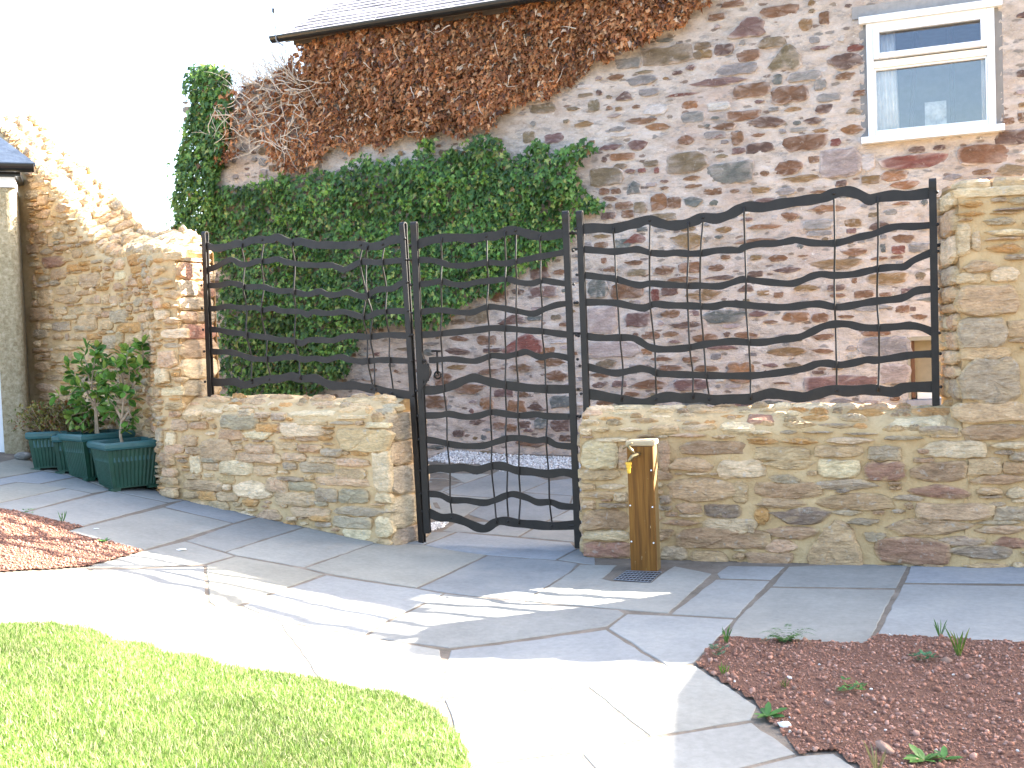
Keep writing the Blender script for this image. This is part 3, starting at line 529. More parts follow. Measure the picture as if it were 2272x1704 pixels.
# roof
roof = mb = MB(); cp, sp = math.cos(PITCH), math.sin(PITCH)
def rp(u, s, k=0.0):     # on the roof: u along the eaves, s up the slope, k above the deck
    return hp(u, EAVE+0.06+s*sp+k*cp, 0.16-s*cp+k*sp)
SL = (RID+0.16)/cp
mb.box(rp(UL-0.12, 0, -0.06), HT*(UR-UL+0.24), rp(0, SL)-rp(0, 0), rp(0, 0, 0.055)-rp(0, 0, 0))
q0 = rp(UL-0.12, SL, -0.06); bk = hp(0, EAVE+0.06, -DEP-0.16)-hp(0, EAVE+0.06+SL*sp, -RID); mb.box(q0-HN*0.002, HT*(UR-UL+0.24), bk, np.array([0, 0, 0.06]))
roof = mb.build('roof', M_TIMBER, house)
gauge = 0.155; r = np.random.default_rng(5)
for row in range(9):
    u = UL-0.14-(row % 2)*0.14
    while u < 2.3:
        wd = r.uniform(0.24, 0.31); a = max(u, UL-0.14); b = min(u+wd-0.006, 2.6); s0 = row*gauge-0.04
        if b-a > 0.05:
            t0 = 0.018+r.uniform(0, 0.004); o = rp(a, s0+r.normal(0, 0.004), t0); ex = HT*(b-a); ey = rp(0, s0+gauge*1.75, 0.006)-rp(0, s0, t0); ez = (rp(0, 0, 0.007)-rp(0, 0, 0))
            m2 = MB(); m2.box(o, ex, ey, ez); k = r.uniform(0.8, 1.2); m2.build('slate', M_SLATE, roof, np.array([0.34, 0.315, 0.32])*k)
        u += wd
m2 = MB(); m2.box(rp(2.3, -0.04, 0.004), HT*(UR+0.14-2.3), rp(0, SL+0.04)-rp(0, 0), rp(0, 0, 0.012)-rp(0, 0, 0)); m2.box(rp(UL-0.14, 9*gauge, 0.004), HT*(2.44-UL-0.002), rp(0, SL-9*gauge)-rp(0, 0), rp(0, 0, 0.012)-rp(0, 0, 0))
m2.build('upper_slating', M_SLATE, roof, np.array([0.34, 0.315, 0.32]))
# gutter: half round with thickness, and fascia
mb = MB(); n = 10; gr = 0.058; prof = [(math.cos(math.pi+math.pi*i/n)*gr, math.sin(math.pi+math.pi*i/n)*gr) for i in range(n+1)]+[(math.cos(2*math.pi-math.pi*i/n)*(gr-0.006), math.sin(2*math.pi-math.pi*i/n)*(gr-0.006)) for i in range(n+1)]
V = []
for u in (UL-0.24, UR+0.2): V += [hp(u, EAVE+0.055+b, 0.20+a) for a, b in prof]
k = len(prof); Fc = [[i, (i+1) % k, k+(i+1) % k, k+i] for i in range(k)]
for e in (0, k): Fc += [[e+i, e+i+1, e+k-2-i, e+k-1-i] for i in range(n)]
Fc.append([i for i in range(n+1)]); mb.add(V, Fc); gut = mb.build('gutter', M_BLACK, house, None, False)
mb = MB(); hbox(mb, UL-0.05, UR, EAVE-0.02, EAVE+0.03, 0.02, 0.10); mb.build('fascia', M_TIMBER, house)

# window
win = mb = MB()
hbox(mb, 3.41, 3.465, 2.85, 3.80, -0.07, 0.035); hbox(mb, 4.345, 4.40, 2.85, 3.80, -0.07, 0.035); hbox(mb, 3.467, 4.343, 3.765, 3.80, -0.07, 0.033); hbox(mb, 3.467, 4.343, 3.425, 3.48, -0.07, 0.033); hbox(mb, 3.467, 4.343, 2.85, 2.885, -0.07, 0.033)
win = mb.build('window', M_WHITE, house)
mb = MB(); hbox(mb, 3.355, 4.46, 3.802, 3.855, -0.05, 0.07); mb.build('head_drip', M_WHITE, win)
mb = MB(); hbox(mb, 3.355, 4.46, 2.795, 2.848, -0.09, 0.095); mb.build('sill', M_WHITE, win)
mb = MB()
for a in ((3.468, 3.515, 3.49, 3.76), (4.297, 4.342, 3.49, 3.76), (3.517, 4.295, 3.715, 3.76), (3.517, 4.295, 3.49, 3.535)): hbox(mb, *a, -0.02, 0.052)
tilt = lambda v: tuple(np.array(v)+HN*(3.765-v[2])*0.13)
mb.v = [tilt(v) for v in mb.v]; vent = mb.build('vent_sash', M_WHITE, win)
mb = MB(); hbox(mb, 3.516, 4.296, 3.536, 3.714, 0.005, 0.011); mb.v = [tilt(v) for v in mb.v]; mb.build('pane', M_GLASS, vent)
mb = MB(); hbox(mb, 3.466, 4.344, 2.886, 3.424, -0.035, -0.029); mb.build('pane', M_GLASS, win)
mb = MB()
for a in ((3.467, 3.48, 2.886, 3.424), (4.33, 4.343, 2.886, 3.424), (3.481, 4.329, 3.408, 3.424), (3.481, 4.329, 2.886, 2.905)): hbox(mb, *a, -0.028, 0.006)
mb.build('glazing_bead', M_WHITE, win)
mb = MB(); hbox(mb, 3.30, 4.52, 3.858, 3.96, -0.1, 0.012); mb.build('lintel', M_CONC, win)
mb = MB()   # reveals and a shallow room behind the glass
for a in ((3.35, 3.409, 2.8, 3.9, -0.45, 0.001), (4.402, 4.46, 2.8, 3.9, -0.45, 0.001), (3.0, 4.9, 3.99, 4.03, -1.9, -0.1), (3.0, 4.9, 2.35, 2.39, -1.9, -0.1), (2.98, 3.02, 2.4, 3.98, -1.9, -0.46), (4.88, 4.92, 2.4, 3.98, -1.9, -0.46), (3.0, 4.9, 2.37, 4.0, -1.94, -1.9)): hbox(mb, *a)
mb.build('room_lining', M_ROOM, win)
mb = MB(); hbox(mb, 3.36, 4.45, 2.82, 2.85, -0.4, -0.095); mb.build('inner_sill', M_WHITE, win)
def curtain(u0, u1, u2, label):
    us = np.linspace(0, 1, 36); V = []; Fc = []
    for k, z in enumerate((2.87, 3.2, 3.5, 3.79)):
        for i, t in enumerate(us):
            e = u1+(u2-u1)*k/3; V.append(hp(u0+(e-u0)*t, z, -0.10+0.02*math.sin(t*22+k*0.3)))
    for k in range(3):
        for i in range(35): Fc.append([k*36+i, k*36+i+1, k*36+37+i, k*36+36+i])
    o = mk('curtain', V, Fc, M_CLOTH, None, None, True); md = o.modifiers.new('s', 'SOLIDIFY'); md.thickness = 0.004; return tag(o, label, 'curtain')
curtain(3.47, 3.66, 3.635, 'pale net curtain hanging on the side of the white window nearer the ivy'); curtain(4.30, 4.37, 4.37, 'narrow pale curtain edge on the side of the white window away from the ivy')
mb = MB()
hbox(mb, 3.86, 4.03, 2.852, 3.13, -0.20, -0.17); ob = mb.build('glass_block', M_PALE); tag(ob, 'upright pale glass plaque standing on the sill inside the window', 'ornament')
mb = MB(); mb.tube([hp(3.70, 2.40, -0.9), hp(3.80, 3.98, -1.2)], 0.022, 8); tag(mb.build('pole', M_TIMBER), 'dark pole leaning inside the window beside the pale net curtain', 'pole')  # dark bars added behind the glass to imitate reflections in the pane
mb = MB(); mb.tube([hp(4.10, 2.40, -0.9), hp(4.10, 3.98, -1.2)], 0.022, 8); tag(mb.build('pole', M_TIMBER), 'dark upright pole inside the window behind the glass plaque', 'pole')
# small low window
mb = MB()
for a in ((SWIN[0]-0.02, SWIN[0]+0.001, 0.58, 1.15, -0.2, 0.006), (SWIN[1]-0.001, SWIN[1]+0.05, 0.58, 1.15, -0.2, 0.006), (SWIN[0]+0.002, SWIN[1]-0.002, 1.115, 1.15, -0.2, 0.006), (SWIN[0]+0.002, SWIN[1]-0.002, 0.62, 1.114, -0.2, -0.17)): hbox(mb, *a)
sw = mb.build('small_window', M_CREAM, house)
mb = MB(); hbox(mb, SWIN[0]+0.003, SWIN[0]+0.035, 0.622, 1.112, -0.168, -0.10); mb.build('frame', M_BROWNF, sw)
mb = MB(); hbox(mb, SWIN[0]-0.03, SWIN[1]+0.08, 0.565, 0.612, -0.16, 0.05); mb.build('sill', M_SLATE, sw, (0.25, 0.26, 0.29))
mb = MB(); hbox(mb, SWIN[0]+0.05, SWIN[1]-0.004, 0.613, 0.70, -0.169, -0.13); mb.build('vent_box', M_WHITE, sw)

# old wall running on from the house corner, under the ivy
stub = thing('boundary_wall', hp(-2.8, 0), 'tall old stone wall running on from the house corner under ivy', 'wall')
def stop(u): return 4.02+0.10*np.sin(np.asarray(u)*5+1)+0.05*np.sin(np.asarray(u)*13)
sf = face_grid('wall_face', -3.36, UL-0.003, -0.15, 4.3, 0.05, stop, [], stub, M_HMORT, 21, 0.012)
mb = MB(); us = np.linspace(-3.36, UL-0.003, 24)
for a, b in zip(us[:-1], us[1:]):
    za, zb = float(stop(a)), float(stop(b)); P = [hp(a, za, 0), hp(b, zb, 0), hp(b, zb, -0.5), hp(a, za, -0.5)]; mb.add(P, [(0, 1, 2, 3)])
mb.add([hp(-3.36, -0.15, 0), hp(-3.36, float(stop(-3.36)), 0), hp(-3.36, float(stop(-3.36)), -0.5), hp(-3.36, -0.15, -0.5)], [(0, 1, 2, 3)]); mb.add([hp(-3.36, -0.15, -0.5), hp(UL, -0.15, -0.5), hp(UL, 4.0, -0.5), hp(-3.36, 4.0, -0.5)], [(0, 1, 2, 3)])
mb.build('wall_core', M_HMORT, stub)
ss = Surf(hev, -3.6, UL-0.02, 0.1, 4.0, 0.03, 0.02); r = np.random.default_rng(12)
sl = [(u, v, ww, hh*0.9, PAL[r.choice(list('bdggptqgt'))], r.choice(['rock', 'lens'])) for u, v, ww, hh in ss.fill(r, (0.12, 0.4), (0.05, 0.13), 0.03, 0.8)]
emit(lay(ss, sl, r, M_HSTONE, True, lambda w_, h_: 0.02, 12), stub, M_HSTONE, 300)

# ================================================================== GARDEN WALLS
def masonry(name, label, path, nrm_len, topf, parent_prefix=None): pass
def wallcore(parent, P0, D, Nf, u0, u1, prof_f, seed, name='mortar_core'):
    """sweep: prof_f(u) -> list of (offset along normal, z); caps both ends"""
    us = np.arange(u0, u1-0.01, 0.03); us = np.append(us, u1); V = []
    NN = []
    for u in us:
        p_, n_ = (P0(u)[0], P0(u)[2]) if callable(P0) else (P0+D*u, Nf); V += [p_+n_*a+ZU*b for a, b in prof_f(u)]; NN += [n_]*len(prof_f(u))
    V = np.array(V); k = len(prof_f(u0)); n = len(us)
    q = V*np.array([1, 1, 1.8]); dd = 0.006*(wob(q, seed, 14)+0.8*wob(q, seed+3, 34)+0.9*wob(q, seed+5, 80)); V = V+np.array(NN)*dd[:, None]
    Fc = []
    for i in range(n-1):
        for j in range(k-1): a = i*k+j; Fc.append([a, a+k, a+k+1, a+1])
    Fc.append(list(range(k))[::-1]); Fc.append([(n-1)*k+j for j in range(k)])
    return mk(name, V, Fc, M_MORT_R if seed > 50 else M_MORT_L, parent, None, True)
def unit(a, b): d = np.array(b, float)-np.array(a, float); d[2] = 0; return d/np.linalg.norm(d)
FP = {'L': atY(460, 700, 7.75), 'K': atY(912, 700, 6.85), 'H': atY(1262, 700, 6.60), 'R': atY(2072, 700, 5.95)}
for q in FP.values(): q[2] = 0
# --- left wall: low part under the fence, tall part sweeping up
LD = unit(FP['K'], FP['L']); LN = np.array([-LD[1], LD[0], 0]); LN = LN if LN[1] < 0 else -LN
LP0 = FP['K']+LN*0.21+LD*0.075
def colu(P0, D, x, y=800):
    n = ray(x, y); a = np.array([[D[0], -n[0]], [D[1], -n[1]]]); return np.linalg.solve(a, -(P0-CAM)[:2])[0]
UE = colu(LP0, LD, 393, 700); LTH = 0.43; ULmax = UE+4.0
_c = LP0+LD*UE; TPTS = smoothline([LP0+LD*(UE-0.35), _c, _c+LD*0.22, (-2.82, 8.28, 0), (-3.32, 8.80, 0), (-4.2, 9.50, 0), (-5.3, 10.25, 0), (-6.3, 10.9, 0)], 10); TPTS = TPTS[10:]
TCUM = np.concatenate([[0], np.cumsum(np.linalg.norm(np.diff(TPTS, axis=0), axis=1))])
def lpos(u):
    """front line of the left wall: point, direction, outward normal"""
    if u < UE: return LP0+LD*u, LD, LN
    L = u-UE; P = np.array([np.interp(L, TCUM, TPTS[:, k]) for k in range(3)]); Q = np.array([np.interp(L+0.06, TCUM, TPTS[:, k]) for k in range(3)]); D = unit(P, Q); n = np.array([-D[1], D[0], 0]); return P, D, (n if n@LN > 0 else -n)
def colt(x, y):
    """tall part: arc length and height seen at a photo pixel"""
    best = None
    for L in np.arange(0, 3.9, 0.01):
        P = lpos(UE+L)[0]; p = proj(P+ZU*2)
        q = abs(CX+F*((P[0])/P[1])-CX-(ray(x, y)[0]*F))
        if best is None or q < best[0]: best = (q, L, P[1])
    return best[1], atY(x, y, best[2])[2]
TT = [colt(x, y) for x, y in ((392, 556), (244, 571), (217, 560), (122, 436), (62, 368), (0, 296))]
def lowtop(u): return 0.905+0.012*np.sin(u*7)+0.02*u
def talltop(L): return float(np.interp(L, [t[0] for t in TT]+[TT[-1][0]+2.5], [t[1] for t in TT]+[TT[-1][1]+0.6]))
TINT['v'] = np.array([1.44, 1.30, 1.08]); TINT['m'] = np.array([1.36, 1.22, 1.02])  # left wall stone and mortar brightened to imitate light bounced off the ground
lw = thing('garden_wall', LP0+LD*1.5, 'tan stone garden wall, low under the fence then sweeping up behind the pots', 'wall')
def lprof(u):
    t = float(lowtop(u)); b = float(g(*(LP0+LD*u)[:2]))-0.12
    return [(0, z) for z in np.linspace(b, t-0.115, 34)]+[(-0.07, t-0.06), (-0.14, t-0.025), (-0.21, t), (-0.33, t-0.01), (-LTH, t-0.05), (-LTH, b)]
def tprof(u):
    t = talltop(u-UE); q = float(sstep(0.3, 0.9, u-UE)); b = float(g(*lpos(u)[0][:2]))-0.12
    return [(0, z) for z in np.linspace(b, t-0.02, 60)]+[(-0.03, t), (-0.15, t+0.0675*q), (-0.3, t+0.135*q), (-LTH, t+0.19*q), (-LTH, b)]
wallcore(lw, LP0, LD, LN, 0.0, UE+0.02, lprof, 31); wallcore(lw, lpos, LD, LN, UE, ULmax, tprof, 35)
def lev(u, v):
    if u >= UE:
        P, D_, n_ = lpos(u); return P+ZU*v+n_*0.002, -D_, ZU, n_
    P = LP0+LD*u
    t = float(lowtop(u)); zc = t-0.115
    if v <= zc: return P+ZU*v+LN*0.002, -LD, ZU, LN
    e = (v-zc)/0.24; U = unit3(-0.21*LN+0.115*ZU); return P+ZU*(zc+0.115*min(e, 1))-LN*0.21*min(e, 1)+0.002*LN, -LD, U, np.cross(-LD, U)*1.0
def unit3(a): a = np.asarray(a, float); return a/np.linalg.norm(a)
def fixn(ev):
    def f(u, v):
        P, T, U, Nn = ev(u, v)
        if Nn@(CAM-P) < 0 and abs(Nn[2]) < 0.5: Nn = -Nn
        if Nn[2] < -0.1: Nn = -Nn
        return P, T, U, Nn
    return f
LS = []
LS += parse((600, 860, 340/1659), '''1075 720 1350 1125 L;1100 1150 1330 1245 L;640 1290 1350 1385 G~;1110 1400 1345 1600 L;690 460 1300 680 T;400 735 710 810 T;720 760 1060 850 K;350 805 690 910 G;690 870 1060 980 T;500 960 1050 1075 K;500 1090 740 1215 G;730 1100 1060 1245 G
60 1130 490 1260 K;240 1300 620 1390 K;430 1390 640 1450 O;700 1400 1090 1520 G;0 1000 170 1130 K;230 1020 490 1110 G;130 710 390 790 K;150 810 300 890 G;50 600 290 680 T;300 620 550 700 N;120 380 550 520 L;0 380 120 470 N;290 340 590 405 T;640 360 920 405 G~
970 375 1350 440 L;740 300 1050 345 L;200 265 720 310 L;550 660 790 740 G;80 970 340 1010 G;80 180 260 220 O''')
LS += parse((300, 860, 340/1763), '''740 600 1140 810 T;980 840 1350 1000 L;1130 1070 1560 1260 L~;650 790 790 990 L;770 790 970 860 G;790 870 970 950 T;590 690 760 760 N;480 550 750 660 T;190 480 370 610 G;370 510 480 650 L;420 380 600 490 K;610 400 840 480 N;1010 320 1410 470 G;1430 390 1690 510 O
950 480 1230 600 N;1200 490 1620 610 L~;1290 650 1600 740 K;1170 760 1660 870 K;1370 910 1620 1010 T;590 1070 1000 1190 T;720 1190 930 1290 O;560 1190 740 1270 T;960 1010 1160 1090 T;1510 1050 1740 1200 K;260 740 470 890 N;320 650 570 750 K;560 990 790 1060 T;340 170 580 250 T
550 250 780 360 T;780 280 990 320 L;950 1210 1150 1310 T;240 910 540 1020 K;1380 290 1560 350 G;1560 300 1750 360 G;1010 240 1180 270 L;1190 260 1340 320 G''')
LS += parse((40, 560, 420/2049), '''270 60 490 160 M;100 105 260 150 L;480 60 600 105 T;540 130 690 210 O;670 95 790 155 O;360 180 535 285 N;800 140 910 210 O;520 270 660 350 T;670 240 880 375 T;90 240 165 355 N;430 370 620 440 T;640 400 800 460 K;240 420 390 570 T;400 450 700 550 T~;80 420 230 515 T
85 530 240 590 T;715 490 830 560 T;925 465 1000 560 T;1000 470 1070 550 K;550 590 740 665 T;400 590 525 670 T;100 610 395 740 T;490 680 650 735 L;400 670 485 725 T;740 590 910 670 T;920 640 1010 700 K;1015 620 1180 750 G;1300 660 1440 750 T;1470 630 1620 720 L;670 690 860 840 T
380 760 580 850 G;260 770 370 830 L;610 790 840 845 G;900 740 1020 830 T;1090 760 1370 870 O;1400 750 1580 830 T;1375 845 1540 935 L;580 880 750 950 T;760 870 870 940 O;930 900 1075 975 G;1085 860 1150 980 T;1160 890 1370 980 T;120 950 270 1010 L;390 1000 740 1060 T~;120 1030 380 1080 T
370 1100 510 1190 T;140 1110 280 1165 T;140 1190 400 1300 T~;150 1410 480 1510 L~;500 1440 640 1500 T;420 1250 600 1310 T;320 1330 500 1390 T;1500 1080 1720 1240 K;1450 1260 1650 1410 L''')
levf = fixn(lev)
def build_wall(parent, ev, u0, u1, v1, data, okf, seed, pal, wr, hr, extra=None, kcell=(0.02, 0.012)):
    s = Surf(ev, u0, u1, -0.10, v1, *kcell); r = np.random.default_rng(seed); st = []
    for x0, y0, x1, y1, c, kd in data:
        q = s.frombox(x0, y0, x1, y1)
        if q is None or not okf(q[0], q[1]-q[3]*0.3): continue
        u, v, ww, hh = q; ww = min(ww, 0.15) if (seed == 41 and UE-0.12 < u < UE+0.62) else ww; st.append((u, v, ww, hh, PAL[c], kd or 'rock')); s.mark(u, v, ww+0.012, hh+0.008)
    for u, v, ww, hh in darts(s, r, 14000, (0.055, 0.26), (0.018, 0.06 if seed == 61 else 0.085), 0.10, okf): st.append((u, v, ww*0.95, hh, PAL[r.choice(list(pal))], r.choice(['rock', 'lens', 'lens'])))
    for u, v, ww, hh in s.fill(r, wr, hr, 0.010, 1.0, okf, 0.045, 0.016): st.append((u, v, ww, hh, PAL[r.choice(list(pal))], r.choice(['rock', 'rock', 'lens'])))
    return lay(s, st, r, M_STONE, False, lambda w_, h_: float(r.uniform(0.012, 0.034) if h_ < 0.06 else np.clip(0.012+0.10*min(w_, h_), 0.016, 0.030)), 18)
def lok(u, v):
    lim = (lowtop(u)+0.12) if u < UE else talltop(u-UE)-0.03
    return v < lim and v > float(g(*lpos(u)[0][:2]))-0.05
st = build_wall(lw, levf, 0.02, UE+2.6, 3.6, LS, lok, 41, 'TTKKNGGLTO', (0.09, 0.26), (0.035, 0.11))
# end face of the tall part, end face of the low part, and the sloping coping
def endev(P, D2, Nn, flip=1): return lambda u, v: (P+D2*u+ZU*v+Nn*0.002, D2, ZU, Nn)
_p, _d, _n = lpos(UE); e1 = endev(_p-_d*0.004, -_n, -_d); r = np.random.default_rng(43)
def quoins(ev, u0, u1, z0, z1, r, pal, hr=(0.07, 0.16)):
    z = z0; s = type('S', (), {'ev': staticmethod(ev)}); o = []
    while z < z1-0.03:
        h = min(r.uniform(*hr), z1-z); k = r.choice([1, 1, 2]); cuts = np.linspace(u0, u1, k+1); cuts[1:-1] += r.uniform(-0.08, 0.08)
        for a, b in zip(cuts[:-1], cuts[1:]): o.append(((a+b)/2, z+h/2, b-a-0.012, h-0.014, PAL[r.choice(list(pal))], 'rock'))
        z += h
    return lay(s, o, r, M_STONE, False, lambda w_, h_: 0.03, 14)
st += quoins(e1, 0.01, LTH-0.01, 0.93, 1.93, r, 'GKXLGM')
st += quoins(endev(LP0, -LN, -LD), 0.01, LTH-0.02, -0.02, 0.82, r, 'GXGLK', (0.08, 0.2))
def topev(u, v):
    p_, D_, n_ = lpos(u); sl = (talltop(u-UE+0.05)-talltop(u-UE-0.05))/0.1; T = unit3(D_+ZU*sl); X_ = unit3(-n_+ZU*0.45*sstep(0.3, 0.9, u-UE)); P = p_-n_*v+ZU*(talltop(u-UE)+0.45*v*sstep(0.3, 0.9, u-UE)+0.006); Nn = unit3(np.cross(T, X_)); Nn = Nn if Nn[2] > 0 else -Nn
    return P, -T, X_, Nn
tsf = type('S', (), {'ev': staticmethod(topev)}); o = []; r = np.random.default_rng(44); u = UE+0.03
while u < UE+3.4:
    wd = r.uniform(0.05, 0.10); v = 0.01
    while v < LTH-0.05:
        l = min(r.uniform(0.1, 0.24), LTH-v); o.append((u+wd/2, v+l/2, wd*0.88, l*0.93, PAL[r.choice(list('TKGLTLN'))], 'rock')); v += l
    u += wd
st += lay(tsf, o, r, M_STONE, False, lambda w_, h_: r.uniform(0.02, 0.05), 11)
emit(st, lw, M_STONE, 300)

# --- right wall with the tall end beyond the fence
RD = unit(FP['H'], FP['R']); RN = np.array([RD[1], -RD[0], 0]); RN = RN if RN[1] < 0 else -RN
RP0 = FP['H']+RN*0.21; U0 = colu(RP0, RD, 1289, 1050); RP0 = RP0+RD*U0; UP_ = colu(RP0, RD, 2131, 700); RTH = 0.42; URmax = UP_+4.2
RD2 = unit([0, 0, 0], [1.0, -0.13, 0]); RN2 = np.array([RD2[1], -RD2[0], 0]); RN2 = RN2 if RN2[1] < 0 else -RN2
def rpos(u): return (RP0+RD*u, RD, RN) if u < UP_ else (RP0+RD*UP_+RD2*(u-UP_), RD2, RN2)
def rlow(u): return 0.83+0.01*np.sin(u*6)-0.01*u
def rtall(L): return float(np.interp(L, [0, 1.35, 2.3, 4.3], [1.96, 1.99, 2.85, 4.4]))
TINT['v'] = np.array([1.24, 1.09, 0.90]); TINT['m'] = np.array([1.20, 1.06, 0.87])
rw = thing('garden_wall', RP0+RD*1.5, 'flat-bedded stone garden wall behind the wooden tap post, tall at its end', 'wall')
def rprof(u):
    t = float(rlow(u)); b = float(g(*(RP0+RD*u)[:2]))-0.12
    return [(0, z) for z in np.linspace(b, t-0.125, 34)]+[(-0.07, t-0.065), (-0.14, t-0.028), (-0.21, t), (-0.33, t-0.01), (-RTH, t-0.05), (-RTH, b)]
def rtprof(u):
    t = rtall(u-UP_); b = float(g(*rpos(u)[0][:2]))-0.12
    return [(0, z) for z in np.linspace(b, t-0.02, 60)]+[(-0.03, t), (-0.15, t+0.012), (-0.3, t+0.012), (-RTH, t-0.02), (-RTH, b)]
wallcore(rw, RP0, RD, RN, 0.0, UP_+0.02, rprof, 51); wallcore(rw, rpos, RD, RN, UP_, URmax, rtprof, 55)
def rev(u, v):
    P, d_, n_ = rpos(u)
    if u >= UP_: return P+ZU*v+n_*0.002, d_, ZU, n_
    t = float(rlow(u)); zc = t-0.125
    if v <= zc: return P+ZU*v+RN*0.002, RD, ZU, RN
    e = min((v-zc)/0.245, 1); U = unit3(-0.21*RN+0.125*ZU); Nn = unit3(0.125*RN+0.21*ZU); return P+ZU*(zc+0.125*e)-RN*0.21*e+0.002*Nn, RD, U, Nn
RS = []
RS += parse((1280, 890, 420/1834), '''40 390 385 650 L;390 420 490 630 K;800 385 905 690 K;1000 385 1640 520 N;910 550 1350 690 K~;1390 565 1800 740 L;45 650 440 755 T;40 790 190 850 T;200 810 490 860 L~;895 745 1500 960 T.;1490 780 1650 960 T;40 880 400 950 T;35 960 215 1040 T;985 980 1240 1085 K.
1250 1010 1570 1120 X;45 1060 510 1240 N;810 1140 1175 1200 N~;1255 1140 1720 1280 L;970 1240 1834 1430 N;810 1230 930 1300 N;45 1250 500 1340 L;80 1360 510 1500 M;815 1410 1055 1540 G;1110 1440 1440 1590 T;60 1490 400 1570 T;805 920 905 995 G;805 1020 920 1060 G;360 900 500 960 L
50 110 300 150 K;40 160 150 190 O;215 175 465 210 O~;320 130 640 165 L~;520 200 800 225 T~;400 255 640 285 L~;690 245 990 290 K;1010 255 1360 290 L~;1390 225 1700 300 L;190 360 500 395 L;575 310 750 340 T;900 315 1270 350 K~;1345 150 1640 190 O~;1650 150 1890 230 M;1220 205 1390 240 O~
680 150 930 180 L~;850 190 1180 215 T~;1300 330 1560 370 T~;1650 350 1900 385 O~;10 280 160 330 L;20 210 230 240 L;670 55 1020 100 L;1040 45 1270 80 K;1100 85 1500 130 T;100 70 400 110 L;370 60 640 100 L''')
RS += parse((1660, 890, 340/1484), '''65 800 650 940 N;60 930 570 1020 T~;690 560 1075 745 L;160 570 650 670 T~;200 700 525 800 G~;90 440 590 570 T;650 440 1080 545 T;1160 440 1484 570 G;1150 600 1500 770 M;640 900 1440 1060 N~;220 1040 800 1200 X~;50 1050 195 1180 O.;490 1175 1090 1610 T^
150 1210 680 1330 N~;160 1340 490 1460 K~;0 1460 420 1610 N;0 1180 80 1290 L;1130 1280 1300 1350 G;930 1130 1260 1180 G~;800 1060 1100 1110 G~;590 750 1250 860 G~;830 850 990 890 X~;730 350 1200 415 L~;330 350 690 400 O~;0 350 270 410 O~;850 160 1170 205 G~;510 160 790 210 O~
340 220 640 260 T~;660 225 980 250 G~;920 90 1290 160 O~;600 100 790 145 O;380 90 570 130 O~;120 95 300 125 L~;230 130 520 165 L;930 305 1270 330 G~;1300 340 1484 380 G~;250 40 420 75 L;430 40 800 95 L;810 35 1050 90 L;1060 40 1380 90 T;550 290 830 320 G~;270 285 480 320 G~;1030 235 1180 270 O~;0 285 230 330 L~''')
RS += parse((1960, 890, 312/1362), '''700 20 1400 200 K;735 225 1330 375 N;430 375 990 525 L;1040 400 1420 470 L~;1050 480 1250 520 G~;1260 500 1420 570 G;280 590 800 765 N;825 540 1140 700 T;1170 590 1420 700 N;830 710 1420 800 N~;240 800 870 935 M~;900 820 1120 900 T;1170 820 1420 940 L~;340 1000 1040 1150 K
1060 1010 1420 1140 G;1010 970 1210 1020 G~;0 1150 890 1300 N~;900 1190 1420 1290 K~;880 1150 1300 1190 G~;510 1300 1000 1390 G~;1050 1310 1420 1420 M~;-80 1320 590 1560 M;640 1400 1300 1520 X~;100 900 400 965 G~;0 185 600 275 L;300 85 690 160 O;400 270 720 320 G;0 335 390 370 G~;320 60 480 100 G;350 470 470 510 K;290 540 460 600 K''')
RS += parse((1980, 380, 292/835), '''420 95 900 160 L;415 195 580 235 O~;640 235 900 255 X;420 260 600 290 O~;570 290 790 340 G~;395 335 510 520 L;500 390 550 500 L;590 370 860 420 L~;590 470 800 520 O~;440 570 650 640 T~;645 615 800 690 L.;430 650 610 710 L;430 730 795 900 T;440 930 710 1105 G;740 950 860 1060 T
450 1115 740 1185 T;440 1200 800 1450 G''')
revf = rev
def rok(u, v):
    lim = (float(rlow(u))+0.12) if u < UP_ else rtall(u-UP_)-0.03
    return v < lim and v > float(g(*rpos(u)[0][:2]))-0.05
st = build_wall(rw, revf, 0.02, UP_+0.95, 2.1, RS, rok, 61, 'TTKNGGLN', (0.09, 0.28), (0.03, 0.08))
r = np.random.default_rng(63)
st += quoins(endev(RP0+RD*UP_, -RN2, -RD2), 0.01, RTH-0.01, 0.84, 1.95, r, 'LKTLG', (0.05, 0.16)); st += quoins(endev(RP0, -RN, -RD), 0.01, RTH-0.05, -0.05, 0.74, r, 'TKLG', (0.05, 0.12))
def rtopev(u, v):
    p_, d_, n_ = rpos(u); return p_-n_*v+ZU*(rtall(u-UP_)+0.012), d_, -n_, ZU
tsf = type('S', (), {'ev': staticmethod(rtopev)}); o = []; u = UP_+0.01
while u < UP_+1.2:
    wd = r.uniform(0.12, 0.3); v = 0.0
    while v < RTH-0.05:
        l = min(r.uniform(0.12, 0.26), RTH-v); o.append((u+wd/2, v+l/2, wd*0.94, l*0.93, PAL[r.choice(list('TKGLL'))], 'rock')); v += l
    u += wd
st += lay(tsf, o, r, M_STONE, False, lambda w_, h_: 0.025, 11)
emit(st, rw, M_STONE, 300)

